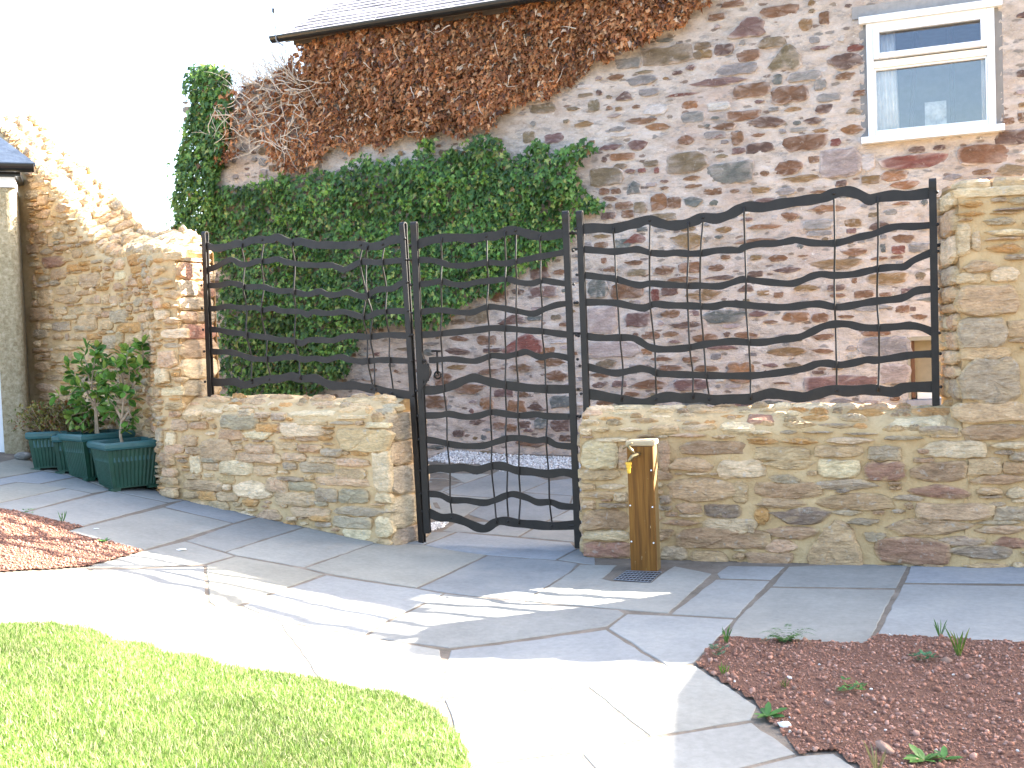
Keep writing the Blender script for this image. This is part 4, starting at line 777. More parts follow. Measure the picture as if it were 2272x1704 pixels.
# ================================================================== IRON FENCE AND GATE
def fplane(A, B):
    T = unit(A, B); n = np.array([T[1], -T[0], 0]); n = n if n[1] < 0 else -n; return A, T, n
PL = fplane(FP['L'], FP['K']); GK = atY(934, 700, 6.83); GH = atY(1256, 700, 6.615); GK[2] = GH[2] = 0; PG = fplane(GK, GH); PR = fplane(FP['H'], FP['R'])
ZF = {'l': (420, 460, 540/2036), 'g': (880, 440, 460/954), 'r': (1260, 380, 1012/2212)}
def onf(pl, z, pts):
    x0, y0, s = ZF[z]; return np.array([onplane(x0+x*s, y0+y*s, pl[0], pl[2]) for x, y in pts])
def strap(pl, C, hw, th, off=0.0, jig=None):
    """flat bar: centre line C, half width up, half thickness along the fence normal"""
    C = smoothline(C, 4); n = len(C); V = []; T, Nn = pl[1], pl[2]
    for i in range(n):
        t = C[min(i+1, n-1)]-C[max(i-1, 0)]; t /= np.linalg.norm(t)+1e-9; u = np.cross(Nn, t); u = u if u[2] > 0 else -u; u = unit3(u*0.75+ZU*0.25)
        h = hw*(1+0.08*math.sin(i*0.9)) ; c = C[i]+Nn*off
        V += [c-u*h+Nn*th, c+u*h+Nn*th, c+u*h-Nn*th, c-u*h-Nn*th]
    Fc = []
    for i in range(n-1):
        for j in range(4): a = 4*i+j; b = 4*i+(j+1) % 4; Fc.append([a, b, b+4, a+4])
    Fc += [[3, 2, 1, 0], [4*n-4, 4*n-3, 4*n-2, 4*n-1]]; return V, Fc
def hairpin(pl, base, top, hw=0.019, gap=0.013, th=0.0035, loop=True, bulge=None):
    """flat bar folded over at the top; front leg, loop, back leg"""
    T, Nn = pl[1], pl[2]; ax = top-base; L = np.linalg.norm(ax); ax /= L; k = []
    for z in np.linspace(0, L-0.075, 24): k.append((gap, z))
    if loop:
        R0 = gap+0.004
        k += [(gap+0.001, L-0.06), (gap+0.003, L-0.045)]+[(R0*math.cos(a), L-R0*1.0+R0*math.sin(a)*1.0-0.0) for a in np.linspace(0.0, math.pi, 11)]+[(-gap-0.003, L-0.045), (-gap-0.001, L-0.06)]
    else: k += [(gap, L), (-gap, L)]
    k += [(-gap, z) for z in np.linspace(L-0.075, 0, 24)]
    k = np.array(k); n = len(k); V = []
    for i in range(n):
        t = k[min(i+1, n-1)]-k[max(i-1, 0)]; t = t/(np.linalg.norm(t)+1e-9); m = np.array([t[1], -t[0]])
        for e, s in ((1, -1), (1, 1), (-1, 1), (-1, -1)):
            q = k[i]+m*th*e; sh = 0.0
            V.append(base+ax*q[1]+Nn*q[0]+T*(hw*s))
    Fc = []
    for i in range(n-1):
        for j in range(4): a = 4*i+j; b = 4*i+(j+1) % 4; Fc.append([a, b, b+4, a+4])
    Fc += [[3, 2, 1, 0], [4*n-4, 4*n-3, 4*n-2, 4*n-1]]; return V, Fc
rivet_me = None
def rivet(p, Nn, parent):
    global rivet_me
    if rivet_me is None:
        V = []; n = 8
        for z, rr in ((-0.004, 0.0095), (0.003, 0.009), (0.007, 0.005)): V += [(rr*math.cos(2*math.pi*i/n), rr*math.sin(2*math.pi*i/n), z) for i in range(n)]
        V.append((0, 0, 0.008)); Fc = [[k*n+i, k*n+(i+1) % n, (k+1)*n+(i+1) % n, (k+1)*n+i] for k in range(2) for i in range(n)]+[[2*n+i, 2*n+(i+1) % n, 3*n] for i in range(n)]
        rivet_me = bpy.data.meshes.new('rivet'); rivet_me.from_pydata(V, [], Fc); rivet_me.materials.append(M_IRON); rivet_me.polygons.foreach_set('use_smooth', np.ones(len(rivet_me.polygons), bool))
    o = bpy.data.objects.new('rivet', rivet_me); COL.objects.link(o); o.parent = parent; o.location = p-WO[parent.name]; o.rotation_euler = Vector(Nn).to_track_quat('Z', 'Y').to_euler(); return o
def panel(root, pl, z, bars, rods, thick):
    cs = []
    for i, b in enumerate(bars):
        C = onf(pl, z, b); hw = 1.1*thick[i]*ZF[z][2]*C[:, 1].mean()/F/2; V, Fc = strap(pl, C, hw, 0.0048); mk('rail', V, Fc, M_IRON, root); cs.append(C)
        for e in (0, -1): rivet(C[e]+pl[1]*(-0.022 if e == 0 else 0.022)+pl[2]*0.0175, pl[2], root)
    for k, q in enumerate(rods):
        C = onf(pl, z, q); D = []
        zz = sorted([float(np.interp(C[:, 0].mean(), c[:, 0], c[:, 2])) for c in cs], reverse=True); S = smoothline(C, 8)
        for p in S:
            ph = np.interp(-p[2], [-a for a in zz], np.arange(len(zz))); D.append(p+pl[2]*(0.0125*math.cos(math.pi*(ph+k))))
        m = MB(); m.tube(D, 0.0058, 6); m.build('rod', M_IRON, root, None, True)
        for e, c in ((0, cs[0]), (-1, cs[-1])):
            p = S[e].copy(); p[2] = np.interp(p[0], c[:, 0], c[:, 2]); rivet(p+pl[2]*0.0055, pl[2], root)
def P_(txt):
    return [[tuple(float(v) for v in q.split(',')) for q in l.split()] for l in txt.strip().split('\n')]
LB = P_('''128,316 170,330 230,342 330,325 400,303 450,306 510,282 570,270 640,272 700,265 740,248 790,276 860,295 930,285 990,300 1060,315 1150,315 1240,318 1330,318 1420,312 1480,325 1560,325 1620,310 1690,275 1790,266
128,530 220,500 300,455 360,438 430,475 500,476 570,450 650,450 740,432 800,456 880,470 970,480 1080,485 1190,485 1250,507 1300,522 1360,495 1430,460 1500,455 1570,462 1650,455 1800,440
135,652 220,655 290,645 350,633 430,650 480,668 550,665 620,665 680,685 760,702 850,698 920,718 1000,728 1090,703 1160,730 1240,730 1320,708 1400,735 1480,743 1560,695 1620,685 1700,680 1765,640 1810,630
140,845 230,845 310,828 390,835 460,842 560,840 620,860 700,843 760,865 850,870 930,875 990,898 1040,873 1120,885 1200,885 1290,873 1370,895 1480,920 1560,885 1640,872 1820,865
148,1023 240,1025 330,1045 430,1055 500,1070 580,1080 670,1090 760,1112 850,1110 940,1138 1000,1110 1100,1110 1200,1115 1290,1085 1380,1075 1480,1085 1560,1080 1640,1068 1830,1075
158,1205 260,1210 340,1212 420,1230 520,1264 610,1270 700,1270 800,1255 880,1250 960,1274 1050,1262 1150,1277 1260,1250 1340,1275 1440,1290 1560,1280 1640,1278 1850,1285
165,1458 270,1465 380,1458 460,1487 560,1460 640,1440 750,1435 850,1412 930,1435 1050,1430 1130,1465 1200,1490 1290,1495 1380,1490 1480,1510 1600,1530 1700,1555 1860,1572''')
LRod = P_('''447,310 452,480 460,650 468,830 480,980 505,1210 530,1455
613,280 615,470 612,660 612,860 620,1020 645,1150 672,1445
868,298 873,470 885,690 880,880 885,1040 905,1240 938,1438
1437,318 1440,480 1465,700 1465,900 1475,1040 1500,1260 1525,1500
1495,330 1470,480 1495,720 1520,880 1525,1080 1535,1260 1562,1500
1620,315 1625,470 1640,690 1652,870 1660,1040 1685,1280 1697,1555''')
fl_ = thing('fence_panel', FP['L'], 'black wrought iron panel of wavy bars in front of the green ivy', 'fence', 'wavy wrought iron fence panels')
panel(fl_, PL, 'l', LB, LRod, [58, 44, 44, 42, 44, 44, 62])
def post(root, pl, z, top, bot, zmin=None, hw=0.019, name='post'):
    a, b = onf(pl, z, [top, bot]);
    if zmin is not None: b = a+(b-a)*(a[2]-zmin)/(a[2]-b[2])
    V, Fc = hairpin(pl, b, a, hw); return mk(name, V, Fc, M_IRON, root)
post(fl_, PL, 'l', (130, 205), (180, 1555), 0.90); kp = post(fl_, PL, 'l', (1787, 128), (1880, 1659), float(g(*FP['K'][:2]))-0.01)
gt = thing('garden_gate', GH, 'tall narrow wrought iron gate of wavy bars and twisted rods', 'gate')
GB = P_('''80,218 150,195 200,185 280,180 350,185 410,175 460,172 500,153 550,148 610,165 680,176 740,165 795,156
80,283 160,285 205,295 250,309 320,310 370,303 420,295 500,300 560,288 650,270 720,258 797,243
85,398 160,390 205,381 260,396 320,398 370,385 450,378 510,371 560,386 620,392 670,379 720,385 800,397
88,527 170,515 220,515 290,525 350,525 400,505 440,499 500,508 560,520 630,531 680,510 740,490 805,482
92,628 180,625 250,618 320,612 400,602 450,597 520,600 600,608 670,612 740,622 812,630
150,745 200,742 260,740 340,749 380,745 440,724 500,728 560,715 600,707 660,731 720,721 818,741
110,885 200,880 260,860 320,834 360,826 410,840 460,852 520,862 600,872 700,878 822,878
115,1000 200,998 240,992 320,1006 380,1000 440,984 520,995 580,1000 640,994 700,1003 828,1005
120,1108 190,1118 250,1132 320,1140 400,1138 460,1120 520,1104 580,1105 640,1115 690,1111 740,1136 832,1143
125,1252 190,1242 240,1245 310,1239 370,1251 440,1231 500,1235 550,1251 620,1258 700,1268 770,1260 838,1276
130,1358 200,1365 250,1388 320,1390 400,1401 450,1390 500,1369 540,1361 600,1378 650,1399 710,1398 760,1416 842,1420
135,1440 200,1468 260,1470 320,1490 370,1513 410,1519 450,1494 490,1484 560,1495 640,1502 720,1508 845,1501''')
GRod = P_('''207,185 205,300 207,385 205,510 206,640 208,760 220,890 228,1000 236,1130 245,1290 253,1468
412,175 418,290 420,380 418,490 424,620 428,740 430,860 434,1000 436,1130 440,1260 450,1400 463,1490
500,155 500,300 502,380 500,600 502,860 503,1000 505,1130 508,1250 510,1370 512,1488
547,148 550,300 552,500 552,720 558,870 562,1100 565,1270 567,1400 564,1495
660,172 660,270 665,400 668,510 672,630 682,760 690,900 692,1010 690,1120 698,1270 706,1400 714,1505''')
panel(gt, PG, 'g', GB, GRod, [36, 25, 25, 25, 27, 25, 36, 27, 27, 34, 27, 36])
post(gt, PG, 'g', (80, 110), (142, 1540), None, 0.020, 'stile'); post(gt, PG, 'g', (777, 60), (836, 1608), None, 0.020, 'stile')
# latch bulge, keeper, handle
C = onf(PG, 'g', [(112, 700), (128, 745), (152, 790), (152, 812), (132, 850), (116, 880), (114, 920)]); sm = smoothline(C, 4); V = []; n = len(sm)
for i in range(n):
    t = sm[min(i+1, n-1)]-sm[max(i-1, 0)]; t /= np.linalg.norm(t); u = np.cross(PG[2], t)
    V += [sm[i]-u*0.004+PG[2]*0.02, sm[i]+u*0.004+PG[2]*0.02, sm[i]+u*0.004-PG[2]*0.02, sm[i]-u*0.004-PG[2]*0.02]
Fc = [[4*i+j, 4*i+(j+1) % 4, 4*i+4+(j+1) % 4, 4*i+4+j] for i in range(n-1) for j in range(4)]+[[3, 2, 1, 0], [4*n-4, 4*n-3, 4*n-2, 4*n-1]]; mk('latch_bow', V, Fc, M_IRON, gt)
V, Fc = strap(PG, onf(PG, 'g', [(118, 800), (152, 800)]), 0.052, 0.004, 0.012); mk('latch_plate', V, Fc, M_IRON, gt)
m = MB(); h0 = onf(PG, 'g', [(175, 702), (178, 812), (150, 703), (192, 703), (178, 815)]); m.tube([h0[0]-PG[2]*0.05, h0[1]-PG[2]*0.05], 0.007, 8); m.tube([h0[2]-PG[2]*0.05, h0[3]-PG[2]*0.05], 0.008, 8)
m.tube([h0[4]-PG[2]*0.05+(PG[1]*math.cos(a)+ZU*math.sin(a))*0.022 for a in np.linspace(0, 2*math.pi, 17)], 0.006, 6); m.tube([h0[4]-PG[2]*0.07, h0[4]+PG[2]*0.02], 0.007, 8); m.build('latch_handle', M_IRON, gt, None, True)
for y in (160, 620, 1000, 1505):
    m = MB(); q = onf(PG, 'g', [(790, y), (850, y+2)]); m.tube([q[0], q[1]], 0.009, 8); m.build('hinge', M_IRON, gt, None, True)
fr_ = thing('fence_panel', FP['R'], 'long black wrought iron panel of wavy bars standing on the wall behind the tap post', 'fence', 'wavy wrought iron fence panels')
RB = P_('''57,280 150,275 220,278 290,262 340,250 390,236 440,250 500,263 560,258 620,238 655,224 720,230 780,212 830,185 870,171 950,175 1020,160 1100,148 1180,138 1240,128 1290,108 1350,97 1410,112 1460,138 1500,128 1580,118 1660,118 1768,104
60,377 150,385 220,390 290,383 340,379 400,395 470,400 530,395 590,400 650,397 720,385 790,382 830,383 860,367 930,352 1010,350 1080,337 1110,334 1180,347 1260,350 1320,345 1400,322 1480,305 1540,281 1600,268 1680,268 1770,260
64,502 150,512 230,522 290,540 350,553 400,544 480,550 580,555 650,555 730,558 790,542 850,524 920,532 1000,540 1080,545 1130,532 1180,510 1230,499 1290,505 1380,500 1450,485 1510,472 1580,465 1630,463 1680,430 1772,390
66,636 150,635 240,640 310,655 370,663 420,644 490,650 570,652 640,655 710,656 770,643 860,648 930,655 1000,660 1080,658 1150,648 1220,644 1300,659 1370,652 1440,638 1510,628 1590,620 1640,608 1690,580 1775,571
72,798 160,808 240,807 310,808 350,825 390,850 440,863 520,862 590,855 650,842 720,832 800,825 880,830 960,828 1040,815 1120,805 1180,780 1240,752 1300,741 1360,742 1420,756 1500,760 1580,755 1650,749 1710,756 1780,785
78,942 160,965 230,979 290,970 350,957 400,965 440,980 520,985 610,988 680,990 770,992 880,992 960,985 1060,972 1150,955 1210,934 1260,931 1320,939 1390,928 1450,914 1500,916 1580,905 1680,890 1784,885
84,1078 170,1090 260,1110 330,1122 380,1127 430,1104 500,1094 560,1100 640,1098 720,1111 800,1104 880,1105 960,1081 1010,1079 1080,1090 1140,1096 1200,1082 1280,1061 1360,1066 1440,1059 1500,1062 1580,1070 1640,1049 1788,1045''')
RRod = P_('''222,282 225,380 235,520 240,640 255,810 265,970 262,1108
397,240 398,400 395,550 402,655 420,860 427,970 427,1105
585,250 583,400 580,555 580,650 592,850 605,985 608,1098
655,226 645,395 640,560 645,650 658,840 672,990 685,1102
855,178 858,370 865,530 862,650 878,830 885,990 887,1105
1290,110 1295,350 1292,505 1295,655 1298,745 1303,935 1304,1062
1502,128 1505,310 1502,475 1500,630 1508,760 1510,915 1505,1062''')
panel(fr_, PR, 'r', RB, RRod, [44, 30, 30, 32, 32, 32, 46])
post(fr_, PR, 'r', (57, 193), (92, 1150), 0.76); post(fr_, PR, 'r', (1768, 36), (1785, 1135), 0.78)
m = MB(); q = onf(PR, 'r', [(1770, 362), (1850, 350)]); q[1] = q[1]-PR[2]*0.02; m.tube([q[0], q[1]], 0.010, 8); m.build('wall_bracket', M_IRON, fr_, None, True)

# ================================================================== TAP POST, DRAIN
A = gpt(1400, 1267); B = gpt(1457, 1269); ta = unit(A, B); tn = np.array([ta[1], -ta[0], 0]); tn = tn if tn[1] < 0 else -tn; wt = np.linalg.norm((B-A)[:2]); A[2] = float(g(A[0], A[1]))-0.01
ht = 0.69; tp = thing('tap_post', A+ta*wt/2-tn*0.06, 'short stained wooden post boxing in a garden tap by the gate', 'post')
m = MB(); m.box(A, ta*wt, -tn*0.022, ZU*(ht+0.01)); m.build('front_board', M_WOOD, tp)
for q in (A-tn*0.0235, A+ta*(wt-0.022)-tn*0.0235):
    m = MB(); m.box(q, ta*0.022, -tn*0.09, ZU*(ht+0.01)); m.build('side_board', M_SIDEW, tp)
m = MB(); m.box(A+ta*0.0235-tn*0.093, ta*(wt-0.047), -tn*0.02, ZU*(ht+0.01)); m.build('back_board', M_WOOD, tp)
m = MB(); c0 = A+ZU*(ht+0.012)-ta*0.006+tn*0.008; m.box(c0, ta*(wt+0.014), -tn*0.14, ZU*0.03); cap = m.build('cap', M_CAPW, tp); bv = cap.modifiers.new('b', 'BEVEL'); bv.width = 0.008; bv.segments = 3
for xs, zz in ((0.06, 0.565), (0.92, 0.56), (0.06, 0.365), (0.92, 0.358), (0.06, 0.165), (0.92, 0.16)):
    m = MB(); p = A+ta*wt*xs+ZU*(zz+0.01); m.tube([p-tn*0.002, p+tn*0.0025], 0.0045, 8); m.build('screw', M_WHITE, tp)
p0 = A+ta*wt*0.46+ZU*(ht-0.03); m = MB(); m.tube([p0, p0+tn*0.05, p0+tn*0.085-ta*0.02-ZU*0.005, p0+tn*0.1-ta*0.035-ZU*0.035], [0.012, 0.012, 0.011, 0.01], 10)
m.tube([p0+tn*0.055-ta*0.005, p0+tn*0.06-ta*0.045+ZU*0.05], [0.009, 0.007], 8); m.tube([p0+tn*0.06-ta*0.075+ZU*0.035, p0+tn*0.06-ta*0.02+ZU*0.068], 0.005, 8); tap = m.build('tap', M_BRASS, tp, None, True)
m = MB(); e = p0+tn*0.1-ta*0.036-ZU*0.034; m.tube([e, e-ZU*0.012, e-ZU*0.013, e-ZU*0.03, e-ZU*0.031, e-ZU*0.052, e-ZU*0.06], [0.017, 0.018, 0.014, 0.014, 0.010, 0.010, 0.008], 12); m.build('hose_connector', M_YEL, tap, None, False)
dq = [gpt(x, y) for x, y in ((1362, 1287), (1389, 1268), (1468, 1270), (1443, 1293))]; dr = thing('drain_grating', (dq[0]+dq[2])/2, 'small square metal drain grating at the foot of the tap post', 'drain')
def dl(a, b, z=0.002): p = dq[0]*(1-a)*(1-b)+dq[3]*a*(1-b)+dq[1]*(1-a)*b+dq[2]*a*b; p = p.copy(); p[2] = float(g(p[0], p[1]))+z; return p
m = MB(); m.add([dl(0, 0, -0.0012), dl(1, 0, -0.0012), dl(1, 1, -0.0012), dl(0, 1, -0.0012)], [(0, 1, 2, 3)]); m.build('sump_shade', M_DARK, dr)  # flat dark sheet painted as the shade inside the drain
for k in range(11): m = MB(); m.tube([dl(k/10, 0), dl(k/10, 1)], 0.0022, 4); m.build('bar', M_STEEL, dr)
for k in range(6): m = MB(); m.tube([dl(0, k/5, 0.0035), dl(1, k/5, 0.0035)], 0.0022, 4); m.build('bar', M_STEEL, dr)

# ================================================================== LEFT OUTBUILDING
OB = gpt(66, 1008); OB[2] = 0; og = float(g(OB[0], OB[1]))-0.03
ob_ = thing('outbuilding', OB, 'cream roughcast building corner with white door and black gutter', 'building')
oT = unit([0, 0, 0], [-0.93, -0.36, 0]); oN = np.array([-oT[1], oT[0], 0]); oN = oN if oN[1] < 0 else -oN
zt = atY(40, 412, OB[1]-0.1)[2]
V = []; cr = 0.07; pr = [(-oN*0.02-oN*0.9, 0)]; pts = [OB-oN*1.2]+[OB-oN*cr+oT*cr+(-oT*math.cos(a)+oN*math.sin(a))*cr for a in np.linspace(0, math.pi/2, 7)]+[OB+oT*0.19+oN*0.0, OB+oT*0.19-oN*0.16, OB+oT*0.19-oN*1.2]
k = len(pts); zs = np.linspace(og, zt, 30)
for z in zs: V += [np.array([p[0], p[1], z]) for p in pts]
Fc = [[i*k+j, i*k+(j+1) % k, (i+1)*k+(j+1) % k, (i+1)*k+j] for i in range(len(zs)-1) for j in range(k)]+[list(range(k))[::-1], [(len(zs)-1)*k+j for j in range(k)]]
mk('wall', V, Fc, M_RENDER, ob_)
b0 = OB+oT*0.192; m = MB(); m.box(np.array([b0[0], b0[1], og])-oN*0.06, oT*0.07, -oN*0.1, ZU*(zt-og-0.01)); m.build('door_frame', M_WHITE, ob_)
b1 = OB+oT*0.264; m = MB(); m.box(np.array([b1[0], b1[1], og+0.03])-oN*0.11, oT*0.9, -oN*0.045, ZU*(zt-og-0.06)); dor = m.build('door', M_WHITE, ob_)
for zz in (0.15, 0.75, 1.35): m = MB(); m.box(np.array([b1[0], b1[1], og+zz])+oT*0.1-oN*0.1085, oT*0.7, oN*0.012, ZU*0.45); m.build('door_panel', M_WHITE, dor)
f0 = np.array([OB[0], OB[1], zt+0.002]); m = MB(); m.box(f0-oT*0.005+oN*0.012, oT*1.4, -oN*0.5, ZU*0.085); m.build('fascia', M_WHITE, ob_)
m = MB(); m.box(f0-oT*0.05+oN*0.04+ZU*0.088, oT*1.5, -oN*0.6, ZU*0.045); m.build('soffit', M_BLACK, ob_)
m = MB(); gp = f0-oT*0.16+oN*0.11+ZU*0.17; n = 10; prof = [(math.cos(math.pi+math.pi*i/n)*0.06, math.sin(math.pi+math.pi*i/n)*0.06) for i in range(n+1)]; V = [gp+oN*a+ZU*b for a, b in prof]+[gp+oT*1.7+oN*a+ZU*b for a, b in prof]
m.add(V, [[i, i+1, n+2+i, n+1+i] for i in range(n)]+[list(range(n+1)), list(range(n+1, 2*n+2))[::-1], [0, n+1, 2*n+1, n]]); m.build('gutter', M_BLACK, ob_)
m = MB(); r0 = f0-oT*0.17+oN*0.10+ZU*0.19; m.add([r0, r0+oT*1.7, r0+oT*1.7-oN*0.9+ZU*0.62, r0-oN*0.55+ZU*0.36+oT*0.35, r0-oN*0.9+ZU*0.62+oT*0.7], [(0, 1, 2, 4, 3)]); V = list(m.v); m = MB(); V = [np.array(v) for v in V]; lo = [v-ZU*0.03 for v in V]; m.add(V+lo, [(0, 1, 2, 4, 3), (8, 9, 7, 6, 5), (0, 5, 6, 1), (1, 6, 7, 2), (2, 7, 9, 4), (4, 9, 8, 3), (3, 8, 5, 0)]); m.build('lead_roof', M_LEAD, ob_)

# ================================================================== POTS AND SHRUBS
def pot(label, P, yaw, wx, wy, h, grp, ribs=12):
    t = thing('planter', P, label, 'planter', grp); c, s = math.cos(yaw), math.sin(yaw); ex = np.array([c, s, 0]); ey = np.array([-s, c, 0]); P = np.array(P)
    def ring(sx, sy, z, amp):
        o = []
        for a, b, L in ((ex*sx, ey*sy, 0), (ey*sy, -ex*sx, 1), (-ex*sx, -ey*sy, 0), (-ey*sy, ex*sx, 1)):
            m_ = ribs*4
            for i in range(m_):
                q = -1+2*i/m_; d = amp if (i % 4) in (1, 2) and 2 < i < m_-2 else 0
                o.append(P-b*1.0+a*q+b/np.linalg.norm(b)*d+ZU*z)
        return o
    lev_ = [(0.74, 0.018, 0), (0.745, 0.03, 0), (0.75, 0.032, 0.005), (0.93, h*0.86, 0.005), (0.935, h*0.868, 0), (0.95, h-0.02, 0)]
    V = []
    for k_, z, am in lev_: V += ring(wx/2*k_, wy/2*k_, z, am)
    n = ribs*16; Fc = [[i*n+j, i*n+(j+1) % n, (i+1)*n+(j+1) % n, (i+1)*n+j] for i in range(len(lev_)-1) for j in range(n)]+[list(range(n))[::-1]]
    mk('body', V, Fc, M_GREEN, t)
    for sx in (-1, 1):
        for sy in (-1, 1):
            m = MB(); m.box(P+ex*sx*wx*0.33-ex*0.035+ey*sy*wy*0.33-ey*0.03+ZU*0.0, ex*0.07, ey*0.06, ZU*0.02); m.build('foot', M_GREEN, t)
    V = []
    for k_, z in ((0.93, h-0.055), (1.0, h-0.05), (1.03, h-0.035), (1.03, h-0.012), (0.99, h), (0.90, h), (0.885, h-0.01), (0.86, h*0.6)):
        for q in ((-1, -1), (1, -1), (1, 1), (-1, 1)): V.append(P+ex*q[0]*wx/2*k_+ey*q[1]*wy/2*k_+ZU*z)
    Fc = [[4*i+j, 4*i+(j+1) % 4, 4*i+4+(j+1) % 4, 4*i+4+j] for i in range(7) for j in range(4)]; mk('rim', V, Fc, M_RIM, t)
    q = [P+ex*a*wx*0.435+ey*b*wy*0.435+ZU*(h*0.78) for a, b in ((-1, -1), (1, -1), (1, 1), (-1, 1))]; mk('compost', q, [(0, 1, 2, 3)], M_COMPOST, t); return t
PG_ = 'green plastic planters against the stone wall'
pA = gpt(251, 1090); W1 = 0.41
def potc(corner, yaw, wx, wy):
    ex = np.array([math.cos(yaw), math.sin(yaw), 0]); ey = np.array([-math.sin(yaw), math.cos(yaw), 0]); p = corner+ex*wx*0.37+ey*wy*0.37; p[2] = float(g(p[0], p[1])); return p
c1 = potc(pA, R(38), W1, W1); pot('square ribbed green planter holding the shrub with a bare pale trunk', c1, R(38), W1, W1, 0.35, PG_)
p2 = gpt(195, 1068); c2 = potc(p2, R(46), W1, W1); pot('square ribbed green planter holding the multi-branched glossy shrub', c2, R(46), W1, W1, 0.35, PG_)
p3 = gpt(131, 1050); c3 = potc(p3, R(12), 0.22, 0.36); pot('narrow green trough planter wedged between the square planter and the other trough', c3, R(12), 0.22, 0.36, 0.30, PG_, 7)
p4 = gpt(76, 1041); c4 = potc(p4, R(8), 0.30, 0.26); pot('green trough planter standing beside the roughcast corner', c4, R(8), 0.30, 0.26, 0.30, PG_, 10)
LEAFT = np.array([(0, 0, 0), (0.17, 0.22, 0.03), (0.27, 0.5, 0.05), (0.2, 0.8, 0.02), (0, 1, -0.06), (-0.2, 0.8, 0.02), (-0.27, 0.5, 0.05), (-0.17, 0.22, 0.03), (0, 0.5, -0.03)])
LEAFF = [(8, i, (i+1) % 8) for i in range(8)]
def shrub(label, base, trunks, tips, nleaf, size, cols, seed, name='shrub', bark=M_BARK, r0=0.012, grp=None):
    r = np.random.default_rng(seed); t = thing(name, base, label, 'shrub', grp); m = MB()
    for q in trunks:
        q = smoothline(np.array(q), 3); m.tube(q, np.linspace(r0, r0*0.35, len(q)), 7)
    L = []; ax = []
    for tip, src, k in tips:
        tip = np.array(tip); src = np.array(src); mid = (tip+src)/2+r.normal(0, 0.02, 3); q = smoothline([src, mid, tip], 4); m.tube(q, np.linspace(r0*0.4, r0*0.15, len(q)), 5)
        for j in range(k):
            s = 0.35+0.65*j/max(1, k-1); i = min(int(s*(len(q)-1)), len(q)-2); p = q[i]+(q[i+1]-q[i])*r.uniform(); L.append(p); d = unit3(tip-src); a = unit3(np.cross(d, r.normal(size=3))); ax.append(unit3(d*0.5+a*0.9+ZU*0.15))
    m.build('branches', bark, t, None, True)
    L = np.array(L); ax = np.array(ax); n = len(L); sz = size*r.uniform(0.65, 1.15, n); side = np.cross(ax, r.normal(0, 0.5, (n, 3))+np.array([0, 0, 1.0])); side /= np.linalg.norm(side, axis=1)[:, None]; up = np.cross(side, ax)
    M = np.stack([side, ax, up], -1)*sz[:, None, None]; C = np.array(cols)[r.integers(0, len(cols), n)]*r.uniform(0.75, 1.3, (n, 1)); V, Fa, cc = inst(LEAFT, LEAFF, M, L, C); mkfast('leaves', V, Fa, M_LEAF, t, cc, True, 'stuff'); return t
GC = [(0.085, 0.20, 0.036), (0.12, 0.26, 0.045), (0.17, 0.31, 0.055), (0.07, 0.165, 0.036), (0.27, 0.35, 0.07)]
def pp(x, y, c): # photo zoom pixel near a pot centre -> point on the vertical plane through that pot
    s = 400/1746; return atY(x*s, 740+y*s, c[1])
def tree_pts(c, spec, seed, spread, k):
    r = np.random.default_rng(seed); out = []
    for (x, y), (sx, sy) in spec:
        a = pp(x, y, c); b = pp(sx, sy, c); a = a+np.array([0, r.uniform(-spread, spread), 0]); out.append((a, b, k))
    return out
b1 = np.array([c1[0], c1[1], c1[2]+0.26])
sp1 = [((1385, 120), (1370, 300)), ((1420, 100), (1390, 200)), ((1500, 250), (1350, 350)), ((1440, 300), (1330, 400)), ((1230, 150), (1260, 400)), ((1140, 170), (1200, 420)), ((1290, 160), (1280, 380)), ((1180, 270), (1200, 500)), ((1080, 230), (1190, 520)), ((1320, 260), (1300, 440)), ((1240, 280), (1250, 460)), ((1050, 430), (1180, 560)), ((1110, 560), (1190, 620)), ((1290, 620), (1200, 640)), ((1040, 640), (1150, 720)), ((1020, 760), (1140, 740)), ((1060, 830), (1140, 760)), ((1290, 780), (1240, 740)), ((1230, 940), (1215, 840)), ((1250, 560), (1200, 600)), ((1010, 330), (1150, 480)), ((1340, 480), (1290, 520)), ((1000, 560), (1120, 640))]
shrub('laurel shrub with a bare pale forked trunk in the foremost square planter', b1, [[b1, pp(1168, 1000, c1), pp(1178, 850, c1), pp(1195, 640, c1), pp(1195, 480, c1), pp(1210, 300, c1)], [pp(1180, 850, c1), pp(1230, 780, c1), pp(1245, 720, c1)], [pp(1180, 830, c1), pp(1130, 740, c1), pp(1060, 640, c1)], [pp(1195, 640, c1), pp(1270, 540, c1), pp(1330, 420, c1), pp(1385, 200, c1)]], tree_pts(c1, sp1, 2, 0.16, 12), 0, 0.082, GC, 3, r0=0.013)
b2 = np.array([c2[0], c2[1], c2[2]+0.26]); r = np.random.default_rng(9); sp2 = [((770, 130), (860, 330)), ((640, 310), (800, 420)), ((620, 430), (780, 480)), ((610, 590), (760, 560)), ((900, 130), (900, 330)), ((940, 190), (900, 400)), ((990, 230), (920, 420)), ((820, 250), (870, 420)), ((760, 350), (860, 460)), ((700, 640), (840, 600)), ((680, 740), (850, 700)), ((700, 840), (850, 760)), ((740, 920), (860, 800)), ((800, 970), (880, 840)), ((880, 620), (900, 560)), ((800, 560), (890, 560)), ((930, 380), (900, 480)), ((1000, 420), (910, 520)), ((980, 560), (910, 600)), ((950, 700), (920, 690)), ((900, 870), (920, 860)), ((830, 440), (880, 520)), ((1020, 300), (930, 450)), ((760, 500), (870, 540)), ((960, 480), (900, 520)), ((850, 760), (900, 720)), ((780, 700), (890, 680))]
